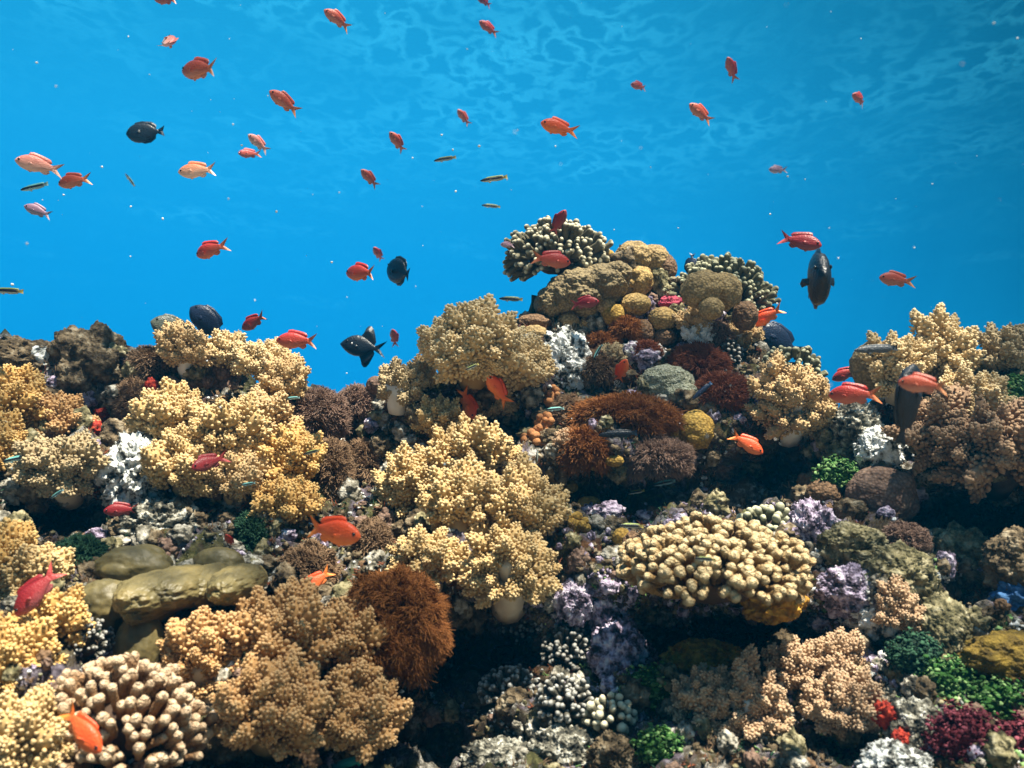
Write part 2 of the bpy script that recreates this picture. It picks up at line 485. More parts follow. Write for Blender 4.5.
# ------------------------------------------------------------------ the underside of the water surface
WATER_Z = 1.7
DAPPLE_SHIFT = (12.3, 9.1, 0.0)                              # shifts the painted dapple so that chosen corals are lit
def water_material():
    m, nt, b = new_mat('water_surface')
    N, L = nt.nodes.new, nt.links.new
    nt.nodes.remove(b)
    o = [n for n in nt.nodes if n.type == 'OUTPUT_MATERIAL'][0]
    tr = N("ShaderNodeBsdfTransparent"); tr.inputs[0].default_value = (.97, .99, 1, 1)
    tl = N("ShaderNodeBsdfTranslucent"); tl.inputs["Color"].default_value = (.08, .65, .95, 1)
    tc = N("ShaderNodeTexCoord")
    mp = N("ShaderNodeMapping"); mp.inputs[3].default_value = (.8, .6, 1.0); L(tc.outputs["Object"], mp.inputs[0])
    n = N("ShaderNodeTexNoise"); n.inputs["Scale"].default_value = 9.0; n.inputs["Detail"].default_value = 4; n.inputs["Roughness"].default_value = .5
    n.inputs["Distortion"].default_value = .3
    L(mp.outputs[0], n.inputs["Vector"])
    bp = N("ShaderNodeBump"); bp.inputs["Strength"].default_value = 1.0; bp.inputs["Distance"].default_value = .06
    L(n.outputs["Fac"], bp.inputs["Height"])
    L(bp.outputs[0], tl.inputs["Normal"])
    # seen at a glancing angle the surface melts into the blue; seen steeply its ripples show
    lw = N("ShaderNodeLayerWeight"); lw.inputs[0].default_value = .5
    st = N("ShaderNodeMapRange"); st.interpolation_type = 'SMOOTHSTEP'; st.inputs[1].default_value = .82; st.inputs[2].default_value = .50
    L(lw.outputs["Facing"], st.inputs[0])
    # thin noise lines paint the bright ripples, stronger in some patches than in others
    pn = N("ShaderNodeTexNoise"); pn.inputs["Scale"].default_value = .8; pn.inputs["Detail"].default_value = 2; L(tc.outputs["Object"], pn.inputs["Vector"])
    pm = N("ShaderNodeMapRange"); pm.inputs[1].default_value = .38; pm.inputs[2].default_value = .64; pm.inputs[3].default_value = .1; L(pn.outputs["Fac"], pm.inputs[0])
    sb = N("ShaderNodeMath"); sb.operation = 'SUBTRACT'; L(n.outputs["Fac"], sb.inputs[0]); sb.inputs[1].default_value = .52
    ab = N("ShaderNodeMath"); ab.operation = 'ABSOLUTE'; L(sb.outputs[0], ab.inputs[0])
    cr = N("ShaderNodeMapRange"); cr.interpolation_type = 'SMOOTHSTEP'; cr.inputs[1].default_value = .10; cr.inputs[2].default_value = .0
    cr.inputs[3].default_value = 0.0; cr.inputs[4].default_value = .065
    L(ab.outputs[0], cr.inputs[0])
    k1 = N("ShaderNodeMath"); k1.operation = 'MULTIPLY'; L(cr.outputs[0], k1.inputs[0]); L(pm.outputs[0], k1.inputs[1])
    k2 = N("ShaderNodeMath"); k2.operation = 'MULTIPLY'; L(k1.outputs[0], k2.inputs[0]); L(st.outputs[0], k2.inputs[1])
    # noise in the transparent colour stands in for wave-focused sun, dappling the reef
    n2 = N("ShaderNodeTexNoise"); n2.inputs["Scale"].default_value = 4.5; n2.inputs["Detail"].default_value = 4; n2.inputs["Distortion"].default_value = .6
    sw = N("ShaderNodeMapping"); sw.inputs[1].default_value = DAPPLE_SHIFT; L(tc.outputs["Object"], sw.inputs[0]); L(sw.outputs[0], n2.inputs["Vector"])
    dp = N("ShaderNodeMapRange"); dp.interpolation_type = 'SMOOTHSTEP'; dp.inputs[1].default_value = .40; dp.inputs[2].default_value = .58
    dp.inputs[3].default_value = .28; dp.inputs[4].default_value = 1.0
    L(n2.outputs["Fac"], dp.inputs[0])
    gz = N("ShaderNodeMapRange"); gz.inputs[1].default_value = .2; gz.inputs[2].default_value = .42; L(lw.outputs["Facing"], gz.inputs[0])
    mxv = N("ShaderNodeMix"); mxv.data_type = 'FLOAT'; L(gz.outputs[0], mxv.inputs[0]); L(dp.outputs[0], mxv.inputs[2]); mxv.inputs[3].default_value = 1.0  # steep sun rays get the painted dapple, glancing view rays skip it
    L(mxv.outputs[0], tr.inputs[0])
    m2 = N("ShaderNodeMixShader"); L(k2.outputs[0], m2.inputs[0])
    L(tr.outputs[0], m2.inputs[1]); L(tl.outputs[0], m2.inputs[2])
    L(m2.outputs[0], o.inputs[0])
    return m
wx = np.linspace(-13.5, 13.5, 240)
WX, WY = np.meshgrid(wx, wx)
wv = np.stack([WX.ravel(), WY.ravel(), np.zeros(WX.size)], 1)
wv[:, 2] = WATER_Z + .07 * fbm(wv * np.array([1.1, .8, 1]), 3) + .02 * fbm(wv * 4, 2)
bag = Bag(); bag.add(wv, grid_faces(len(wx), len(wx))[:, ::-1])
water = bag.build('water_surface', water_material())
tag(water, kind='structure', label='rippled underside of the water surface')

# ------------------------------------------------------------------ the water itself, as an even veil
HAZE_DENSITY = 0.019
m, nt, b = new_mat('haze'); nt.nodes.remove(b)
pv = nt.nodes.new("ShaderNodeVolumePrincipled")
pv.inputs["Color"].default_value = (.01, .48, .95, 1)
pv.inputs["Density"].default_value = HAZE_DENSITY
pv.inputs["Anisotropy"].default_value = 0.2
nt.links.new(pv.outputs[0], [n for n in nt.nodes if n.type == 'OUTPUT_MATERIAL'][0].inputs["Volume"])
hv = np.array([[x, y, z] for x in (-15, 15) for y in (-15, 15) for z in (-2.8, 2.0)], float)
hf = np.array([[0, 1, 3], [0, 3, 2], [4, 6, 7], [4, 7, 5], [0, 4, 5], [0, 5, 1], [2, 3, 7], [2, 7, 6], [0, 2, 6], [0, 6, 4], [1, 5, 7], [1, 7, 3]])
bag = Bag(); bag.add(hv, hf)
tag(bag.build('haze', m, smooth=False), kind='stuff', label='clear blue sea water round the reef')

# ------------------------------------------------------------------ finding the rock
def hit(px, py):
    r = ray(px, py)
    n = Vector(r); ln = n.length
    loc, nor, idx, dist = BVH.ray_cast(Vector((0, 0, 0)), n / ln)
    if loc is None or not (14 <= FACE_ROW[idx] <= 14 + len(_tf) - 3):
        return None
    return np.array(loc), dist / ln, np.array(nor)
def seat(x0, y0, x1, y1, push=.3, flat=.8, ry=None, dd=0.0):
    """the point of rock a growth in this box stands on, its centre, and its three radii"""
    cx, cy, ww, hh = (x0 + x1) / 2, (y0 + y1) / 2, x1 - x0, y1 - y0
    base = None
    k = cy + .3 * hh
    while base is None and k < cy + 260:
        base = hit(min(max(cx, -50), 1075), k); k += 3
    bp, bd, bn = base
    h = hit(cx, cy)
    d = h[1] if h is not None and abs(h[1] - bd) < .25 else bd
    dr = min(d, bd + .08)
    rx, rz = ww / 2 * dr / F_PX, hh / 2 * dr / F_PX
    ryy = (ry if ry else flat * (rx + rz) / 2)
    dc = dr - push * ryy + dd
    c = at(cx, cy, dc)
    s = dc / dr
    return bp, c, np.array([rx * s, ryy, rz * s]), dc

# ------------------------------------------------------------------ growth forms
GA = math.pi * (3 - math.sqrt(5))
def fib(n, zmin=-1.0, r=None, jit=.0):
    k = np.arange(n) + .5
    z = 1 - (1 - zmin) * k / n
    a = GA * k
    s = np.sqrt(np.maximum(0, 1 - z * z))
    d = np.stack([np.cos(a) * s, np.sin(a) * s, z], 1)
    if r is not None and jit: d = unit(d + r.normal(size=d.shape) * jit)
    return d

def floret(r, nb, lvl, elong, conic):
    """one conical head of polyp knobs pointing +z, height 1"""
    t = (np.arange(nb) + .5) / nb
    prof = .44 * (1 - t ** conic) ** .80 + .02
    prof *= .75 + .25 * np.clip(t / .25, 0, 1)
    a = GA * np.arange(nb) + r.uniform(0, 6)
    p = np.stack([np.cos(a) * prof / elong, np.sin(a) * prof / elong, t * .96], 1) + r.normal(size=(nb, 3)) * .018
    rad = (.100 - .026 * t) * r.uniform(.65, 1.25, nb) * (24 / nb) ** .40
    dr = np.stack([np.cos(a), np.sin(a), .35 + 1.3 * t], 1)
    return p, rad, t, unit(dr + r.normal(size=(nb, 3)) * .25)

def soft_coral(box, mat, label, stalk='stalk_d', fl=19, elong=1.0, conic=1.6, lobes=None, seed=0, push=.45, flat=.8, lvl=1, nb=26, lift=.5, cat='soft coral',
               name='soft_coral', group=None, back=-.55, spread=1.0, stem=None, dd=0.0):
    """cauliflower soft coral: a fleshy trunk with arms, each arm crowded with heads of knobby polyps; fl = head size in px"""
    r = rng(1000 + seed)
    bp, c, R, dc = seat(*box, push=push, flat=flat, dd=dd)
    fs = fl * dc / F_PX
    root = empty(name, bp)
    nb = int(nb * (1.7 if fl >= 11 else 1.3)); fl = fl * (1.32 if fl >= 11 else 1.1); fs = fl * dc / F_PX
    mean = float(np.mean(R))
    if lobes is None: lobes = int(np.clip(2.2 * (mean / fs) ** 1.5 + 4, 5, 40))
    ld = fib(lobes * 2, -.75, r, .16)
    ld = ld[(ld[:, 1] < -back)][:max(lobes, 4) * 2]
    bagp, bags = Bag(), Bag()
    iv, if_ = ico(lvl)
    P, S, T, Q = [], [], [], []
    o = c - bp
    trunk0 = np.zeros(3) + np.array([0, .02, -.01])
    tmid = o * .45 - np.array([0, 0, R[2] * .25])
    tr = mean * .36
    v, f = tube(np.array([trunk0, trunk0 * .4 + tmid * .6, tmid, o - np.array([0, 0, R[2] * .1])]), [tr * 1.1, tr * .9, tr * .95, tr * .6], 12)
    bags.add(v, f)
    for d in ld:
        ln = r.uniform(.60, 1.06)
        Rn = R * (1 + .55 * float(noise3(d[None] * 1.6 + seed * 3.7)[0]))
        lc = o + Rn * d * .62 * ln
        lr = np.clip(mean * .36 * r.uniform(.65, 1.3), fs * .5, fs * 2.3)
        a0 = tmid + (o - tmid) * .35
        v, f = tube(np.array([a0, (a0 + lc) / 2 + np.array([0, 0, -.1 * lr]), lc]), [tr * .55, lr * .42, lr * .5], 8)
        bags.add(v, f)
        m = int(np.clip(5.6 * (lr / fs) ** 2, 4, 22))
        fd = fib(m, -.35, r, .12)
        x, y, z = basis(d[None])
        fdw = fd[:, :1] * x + fd[:, 1:2] * y + fd[:, 2:] * z
        keep = fdw[:, 1] < .75
        fdw = fdw[keep]
        if not len(fdw): continue
        ax = unit(fdw * .75 + d * .45 + np.array([0, -.05, lift]))
        pos = lc + fdw * lr * .62 * spread
        for q, av in zip(pos, ax):
            h = fs * r.uniform(.75, 1.4)
            p, rad, t, dr = floret(r, nb, lvl, elong, conic)
            bx, by, bz = basis(av[None])
            pw = q + (p[:, :1] * bx + p[:, 1:2] * by + p[:, 2:] * bz) * h - av * h * .25
            Q.append(dr[:, :1] * bx + dr[:, 1:2] * by + dr[:, 2:] * bz)
            P.append(pw); S.append(rad * h); T.append(.15 + .85 * t)
            cv, cf = tube(np.array([q - av * h * .35, q + av * h * .3, q + av * h * .62]), [h * .26 / elong, h * .30 / elong, h * .12], 6)
            bagp.add(cv, cf, .1)
    Q = np.stack(basis(np.concatenate(Q)), 1); P = np.concatenate(P); S = np.concatenate(S); T = np.concatenate(T)
    k = len(iv)
    tips = np.clip(T[:, None] * .55 + .35 * (iv[None, :, 2] * .5 + .5), 0, 1) * .8
    sc = S[:, None] * r.uniform(.85, 1.15, (len(S), 3)) * np.array([.88, .88, 1.3])
    bagp.spread(iv, if_, P, sc, tips, Q)
    if stem:                                             # a bare stem that shows below the head
        (sx0, sy0, sx1, sy1) = stem
        ds = dc - .25 * R[1]
        p0, p1 = at((sx0 + sx1) / 2, sy1, ds + .01) - bp, at((sx0 + sx1) / 2, sy0 - 4, ds) - bp
        wr = (sx1 - sx0) / 2 * ds / F_PX
        v, f = tube(np.array([p0 + (p1 - p0) * q for q in (-.05, .0, .25, .6, 1.)]), [wr * .5, wr * .85, wr, wr * 1.0, wr * 1.2], 14)
        bags.add(v, f)
    bags.build('stalk', MAT[stalk], root)
    bagp.build('polyps', MAT[mat], root)
    tag(root, label, cat, group)
    return root

def capsule(nside=8):
    s = np.array([0., .35, .7, .9, .94, .98, 1.0])
    r_ = np.array([.80, .90, .97, 1., .90, .62, .27])
    return s, r_

def finger_coral(box, mat, label, n=120, length=.5, thick=4.0, bulb=1.0, seed=0, push=.3, flat=.8, zmin=-.35, cat='hard coral', name='finger_coral', jit=.10, fork=0.0,
                 ry=None, group=None, up=.25, lenvar=.25, base_mat='core', dd=0.0, low=.55):
    """hard coral: rounded fingers standing off a rounded base, tips paler; thick = finger radius in px"""
    r = rng(2000 + seed)
    bp, c, R, dc = seat(*box, push=push, flat=flat, ry=ry, dd=dd)
    o = c - bp
    tr = thick * dc / F_PX
    root = empty(name, bp)
    d = fib(n, zmin, r, jit)
    d = d[d[:, 1] < .6]
    b = Bag()
    s, prof = capsule()
    if bulb != 1.0: prof = prof * np.array([1 / bulb, 1 / bulb, .95, 1, 1, 1, 1])
    sides = 9
    a = np.arange(sides) / sides * 2 * np.pi
    jobs = []
    for q in d:
        ax = unit(q + np.array([0, -.05, up]) + r.normal(size=3) * .12)
        L_ = length * r.uniform(1 - lenvar, 1 + lenvar * .6) * float(np.mean(R))
        tipp = o + R * q * (r.uniform(.90, 1.06) + .28 * float(noise3(q[None] * 2.2 + seed * 2.3)[0]))
        jobs.append((tipp - ax * L_, ax, L_, tr * r.uniform(.8, 1.2)))
        if r.random() < fork:
            ax2 = unit(ax + r.normal(size=3) * .55)
            jobs.append((tipp - ax * L_ * .45, ax2, L_ * .45, tr * .85))
    for p0, ax, L_, rr in jobs:
        x, y, z = basis(ax[None]); x, y, z = x[0], y[0], z[0]
        bend = (x * r.normal() + y * r.normal()) * L_ * .10
        cen = p0 + s[:, None] * L_ * z + (s ** 2)[:, None] * bend
        rad = rr * prof * (1 + .12 * np.sin(s * 9 + r.uniform(0, 6)))
        # the rounded end keeps its roundness whatever the length
        cen[-3:] = cen[-4] + z * (np.array([.44, .78, .96]) * rr)[:, None]
        ring = cen[:, None] + rad[:, None, None] * (np.cos(a)[None, :, None] * x + np.sin(a)[None, :, None] * y)
        ring = ring + noise3((ring.reshape(-1, 3)) / rr * .9)[:, None].reshape(len(s), sides, 1) * (ring - cen[:, None]) * .55
        v = np.vstack([ring.reshape(-1, 3), cen[-1:] + z * rr * .04])
        f = grid_faces(len(s), sides, True)
        k = np.arange(sides); top = (len(s) - 1) * sides
        f = np.vstack([f, np.stack([top + k, top + (k + 1) % sides, np.full(sides, len(s) * sides)], 1)])
        t = np.append(np.repeat(np.clip((np.array([0, .3, .55, .8, .88, .95, 1.0]) - low) / (1.05 - low), 0, 1), sides), 1.0)
        b.add(v, f, t)
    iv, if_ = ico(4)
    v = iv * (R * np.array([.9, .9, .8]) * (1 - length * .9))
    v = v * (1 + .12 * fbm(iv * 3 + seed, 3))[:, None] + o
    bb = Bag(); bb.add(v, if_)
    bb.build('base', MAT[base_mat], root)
    b.build('branches', MAT[mat], root)
    tag(root, label, cat, group)
    return root

def blob(box, mat, label, name='leather_coral', cat='leather coral', seed=0, push=.3, flat=.8, rough=.12, freq=2.2, lvl=5, ry=None, group=None, ridge=0.0, tilt=0.0, cap=False,
         lumps=0, lump=.3, lamp=.24, dd=0.0, grain=0.0, rise=0.0):
    """a rounded growth or stone, uneven, one mesh; lumps add rounded bosses; cap undercuts its foot like a mushroom"""
    r = rng(3000 + seed)
    bp, c, R, dc = seat(*box, push=push, flat=flat, ry=ry, dd=dd)
    iv, if_ = ico(lvl)
    rad = 1 + rough * fbm(iv * freq + seed * 3.1, 4)
    if lumps:
        ld = fib(lumps, -.5, r, .25)
        for q in ld:
            w_ = lump * r.uniform(.7, 1.3)
            a = np.arccos(np.clip(iv @ q, -1, 1)) / w_
            rad = np.maximum(rad, (1.0 - lamp / 2) + lamp * np.sqrt(np.maximum(0, 1 - a * a)) * r.uniform(.75, 1.15))
    if ridge:
        rad = rad + ridge * np.abs(fbm(iv * freq * 2.6 + 11 + seed, 2)) - ridge * .2
    if grain:
        rad = rad + grain * fbm(iv * 14 + seed, 3)
    v = iv * rad[:, None] * R
    if rise: v = v + np.array([0, 0, 1.]) * (rise * R[2] * (iv[:, :1] ** 1) * np.sign(rise))
    if cap:
        k = np.clip(-iv[:, 2], 0, 1) ** .7
        v[:, :2] *= (1 - .55 * k)[:, None]
    if tilt:
        ca, sa = math.cos(math.radians(tilt)), math.sin(math.radians(tilt))
        v = np.stack([v[:, 0] * ca - v[:, 2] * sa, v[:, 1], v[:, 0] * sa + v[:, 2] * ca], 1)
    b = Bag(); b.add(v + (c - bp), if_)
    o = b.build(name, MAT[mat], loc=bp)
    tag(o, label, cat, group)
    return o

def cluster(box, mat, label, n=9, size=.42, name='ball_coral', cat='leather coral', seed=0, push=.3, flat=.7, lvl=3, group=None, rough=.10, dd=0.0, sq=1.0):
    """a colony of touching balls, one mesh"""
    r = rng(4000 + seed)
    bp, c, R, dc = seat(*box, push=push, flat=flat, dd=dd)
    iv, if_ = ico(lvl)
    d = fib(int(n * 1.6), -.5, r, .2); d = d[d[:, 1] < .45]
    b = Bag()
    m = float(min(R[0], R[2]))
    b.add(iv * R * .62 + (c - bp), if_)
    for q in d:
        s = size * m * r.uniform(.7, 1.2)
        rr = 1 + rough * fbm(iv * 2.5 + r.uniform(0, 50), 3)
        b.add(iv * rr[:, None] * s * np.array([1, 1, sq]) + (c - bp) + q * (R - s * .75), if_)
    o = b.build(name, MAT[mat], loc=bp)
    tag(o, label, cat, group)
    return o

def tuft(box, mat, label, n=2600, blade=12, thin=.9, name='filament_alga', cat='alga', seed=0, push=.3, flat=.8, zmin=-.75, group=None, clump=40, droop=.25, up=.35, core=None,
         core_k=.80, dd=0.0, wild=.7, rough=.34, gather=0.0):
    """a shaggy mound of thin filaments gathered in tufts; blade = filament length in px"""
    r = rng(5000 + seed)
    n = int(n * 1.9); thin *= .62; blade *= .78; clump = int(clump * 1.5)
    bp, c, R, dc = seat(*box, push=push, flat=flat, dd=dd)
    o = c - bp
    px = dc / F_PX
    root = empty(name, bp)
    cd = fib(clump * 2, zmin, r, .12); cd = cd[cd[:, 1] < .55]
    # filaments start all over the mound and lean with their tuft
    d = unit(r.normal(size=(n * 2, 3))); d = d[(d[:, 2] > zmin) & (d[:, 1] < .6)][:n]
    j = (d @ cd.T).argmax(1)
    lean = unit(r.normal(size=(len(cd), 3)))[j]
    radf = 1 + rough * fbm(d * 3 + seed, 3)
    near = np.clip(((d * cd[j]).sum(1) - .85) / .15, 0, 1)
    d1 = d
    if gather: d = unit(d * (1 - gather) + cd[j] * gather)
    base = o + d * R * (radf * (.80 + .07 * near))[:, None]
    ax = unit(d * .8 + cd[j] * .5 + (d1 - cd[j]) * gather * 2.4 + lean * wild + r.normal(size=d.shape) * wild * .5 + np.array([0, -.05, up]))
    L_ = blade * px * r.uniform(.55, 1.25, len(d)) * (.7 + .5 * near)
    wd = thin * px * r.uniform(.7, 1.3, len(d))
    x, y, _ = basis(ax)
    bend = (x * r.normal(size=(len(d), 1)) + y * r.normal(size=(len(d), 1))) * .25 + np.array([0, 0, -droop])
    ss = np.array([0, .4, .75, 1.0]); ws = np.array([1., .9, .65, .25])
    ang = np.array([0, 2.1, 4.2])
    cen = base[:, None] + ax[:, None] * (L_[:, None] * ss)[..., None] + bend[:, None] * (L_[:, None] * ss ** 2)[..., None]
    ring = cen[:, :, None] + (wd[:, None] * ws)[:, :, None, None] * (np.cos(ang)[None, None, :, None] * x[:, None, None] + np.sin(ang)[None, None, :, None] * y[:, None, None])
    k = 12
    f = grid_faces(4, 3, True)
    F = (f[None] + (np.arange(len(d)) * k)[:, None, None]).reshape(-1, 3)
    t = np.broadcast_to(np.repeat(ss, 3)[None] * .8, (len(d), k)).ravel()
    b = Bag(); b.add(ring.reshape(-1, 3), F, t)
    iv, if_ = ico(4)
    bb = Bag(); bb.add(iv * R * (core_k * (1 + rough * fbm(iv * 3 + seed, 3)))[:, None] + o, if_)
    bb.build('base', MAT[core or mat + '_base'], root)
    b.build('filaments', MAT[mat], root)
    tag(root, label, cat, group)
    return root

def leafy(box, mat, label, n=1300, leaf=2.3, name='leafy_alga', cat='alga', seed=0, push=.1, flat=.6, rough=.5, group=None, dd=0.0):
    """an uneven cushion of small overlapping fronds"""
    r = rng(6000 + seed)
    bp, c, R, dc = seat(*box, push=push, flat=flat, dd=dd)
    o = c - bp; px = dc / F_PX
    root = empty(name, bp)
    d = unit(r.normal(size=(n * 2, 3))); d = d[(d[:, 2] > -.6) & (d[:, 1] < .5)]
    radf = 1 + rough * fbm(d * 3.2 + seed, 3)
    keep = fbm(d * 7 + seed + 30, 3) > .02
    d, radf = d[keep][:n], radf[keep][:n]
    P = o + d * R * (radf * r.uniform(.78, .98, len(d)))[:, None]
    iv, if_ = ico(2)
    ax = unit(d + r.normal(size=d.shape) * .7 + np.array([0, 0, .3]))
    s = leaf * px * r.uniform(.5, 1.3, len(d))
    b = Bag()
    b.spread(iv, if_, P, s[:, None] * np.array([1., .7, .28]) * r.uniform(.7, 1.3, (len(d), 3)), r.uniform(0, 1., len(d)) ** 4, np.stack(basis(ax), 1))  # randomly paler fronds put highlights into the colour
    jv, jf = ico(4)
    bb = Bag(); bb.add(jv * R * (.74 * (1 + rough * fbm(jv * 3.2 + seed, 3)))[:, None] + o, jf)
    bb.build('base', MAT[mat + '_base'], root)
    b.build('fronds', MAT[mat], root)
    tag(root, label, cat, group)
    return root

def lobed(boxes, mat, label, name='leather_coral', cat='leather coral', seed=0, push=.3, rough=.10, freq=2.2, lvl=5, ridge=0.0, ry=None, dd=0.0, group=None, flat=.8):
    """one body grown from several rounded lobes that run into each other"""
    r = rng(7000 + seed)
    b = Bag(); iv, if_ = ico(lvl); bp0 = None
    for i, bx in enumerate(boxes):
        bp, c, R, dc = seat(*bx, push=push, flat=flat, ry=ry, dd=dd)
        if bp0 is None: bp0 = bp
        q = iv + seed * 1.7 + i * 3.3
        rad = 1 + rough * fbm(q * freq, 4)
        if ridge: rad = rad + ridge * np.abs(fbm(q * freq * 2.6, 2)) - ridge * .2
        b.add(iv * rad[:, None] * R + (c - bp0), if_)
    o = b.build(name, MAT[mat], loc=bp0)
    tag(o, label, cat, group)
    return o
# ------------------------------------------------------------------ fish
def fish_material(name, back, side, belly, tail, rough=.45, spot=None, stripe=None, mottled=0.15):
    m, nt, b = new_mat(name)
    N, L = nt.nodes.new, nt.links.new
    tc = N("ShaderNodeTexCoord"); sp = N("ShaderNodeSeparateXYZ"); L(tc.outputs["Object"], sp.inputs[0])
    n = N("ShaderNodeTexNoise"); n.inputs["Scale"].default_value = 9; n.inputs["Detail"].default_value = 3
    L(tc.outputs["Object"], n.inputs["Vector"])
    ad = N("ShaderNodeMath"); ad.operation = 'MULTIPLY_ADD'; L(n.outputs["Fac"], ad.inputs[0]); ad.inputs[1].default_value = mottled; L(sp.outputs[2], ad.inputs[2])
    mr = N("ShaderNodeMapRange"); mr.inputs[1].default_value = -.16 + mottled * .5; mr.inputs[2].default_value = .20 + mottled * .5
    L(ad.outputs[0], mr.inputs[0])
    r = N("ShaderNodeValToRGB"); e = r.color_ramp.elements
    e[0].position, e[0].color = .12, (*belly, 1)
    e[1].position, e[1].color = .85, (*back, 1)
    q = e.new(.45); q.color = (*side, 1)
    if stripe:
        e[0].position = .10
        for p, c in stripe:
            q = e.new(p); q.color = (*c, 1)
    L(mr.outputs[0], r.inputs[0])
    tm = N("ShaderNodeMapRange"); tm.inputs[1].default_value = -.26; tm.inputs[2].default_value = -.46; L(sp.outputs[0], tm.inputs[0])
    mx = N("ShaderNodeMix"); mx.data_type = 'RGBA'; L(tm.outputs[0], mx.inputs[0]); L(r.outputs[0], mx.inputs[6]); mx.inputs[7].default_value = (*tail, 1)
    L(mx.outputs[2], b.inputs["Base Color"])
    b.inputs["Roughness"].default_value = rough
    b.inputs["Specular IOR Level"].default_value = .35
    v = N("ShaderNodeTexVoronoi"); v.inputs["Scale"].default_value = 34
    L(tc.outputs["Object"], v.inputs["Vector"])
    bp = N("ShaderNodeBump"); bp.inputs["Strength"].default_value = .18; bp.inputs["Distance"].default_value = .01
    L(v.outputs["Distance"], bp.inputs["Height"]); L(bp.outputs[0], b.inputs["Normal"])
    return m
FM = {
 'orange': fish_material('orange_red_scales', (.40, .06, .03), (.52, .11, .055), (.58, .23, .15), (.62, .26, .10)),
 'red': fish_material('red_scales', (.36, .025, .022), (.46, .07, .04), (.48, .14, .09), (.54, .18, .07)),
 'crimson': fish_material('crimson_scales', (.20, .012, .016), (.28, .022, .026), (.24, .06, .06), (.48, .08, .07)),
 'pink': fish_material('pink_scales', (.50, .15, .12), (.68, .32, .25), (.76, .50, .42), (.72, .45, .36)),
 'lilac': fish_material('haze_muted_scales', (.22, .12, .18), (.36, .22, .30), (.46, .34, .38), (.42, .32, .36)),  # far red fish: the water's fading is put into the scale colour
 'vivid': fish_material('vivid_orange_scales', (.75, .08, .02), (.82, .13, .035), (.85, .22, .06), (.84, .24, .04)),
 'peach': fish_material('peach_scales', (.70, .22, .10), (.84, .44, .28), (.84, .60, .50), (.82, .42, .30)),
 'black': fish_material('black_scales', (.006, .010, .016), (.010, .016, .024), (.012, .018, .026), (.008, .018, .035), rough=.4),
 'navy': fish_material('navy_scales', (.008, .016, .04), (.014, .025, .06), (.012, .02, .05), (.015, .05, .12), rough=.4),
 'olive': fish_material('olive_scales', (.05, .06, .045), (.10, .11, .08), (.14, .14, .10), (.20, .18, .05)),
 'slate': fish_material('slate_scales', (.04, .05, .06), (.08, .09, .10), (.10, .11, .12), (.06, .07, .08)),
 'wrasse': fish_material('striped_scales', (.10, .16, .05), (.012, .014, .02), (.50, .56, .50), (.42, .36, .10), mottled=.02,
        stripe=[(.34, (.50, .56, .50)), (.37, (.010, .012, .016)), (.62, (.010, .012, .016)), (.66, (.34, .42, .12))]),
 'wrasse_b': fish_material('blue_striped_scales', (.06, .20, .20), (.012, .02, .03), (.36, .60, .66), (.20, .35, .36), mottled=.02,
        stripe=[(.34, (.36, .60, .66)), (.38, (.010, .014, .02)), (.56, (.010, .014, .02)), (.62, (.18, .48, .46))]),
 'teal': fish_material('teal_banded_scales', (.02, .16, .16), (.03, .30, .28), (.05, .40, .30), (.02, .2, .24)),
}
EYE_W = flesh('fish_eye', [(.008, .008, .01), (.012, .012, .014)], 10, bump=0, rough=.15, spec=.6)

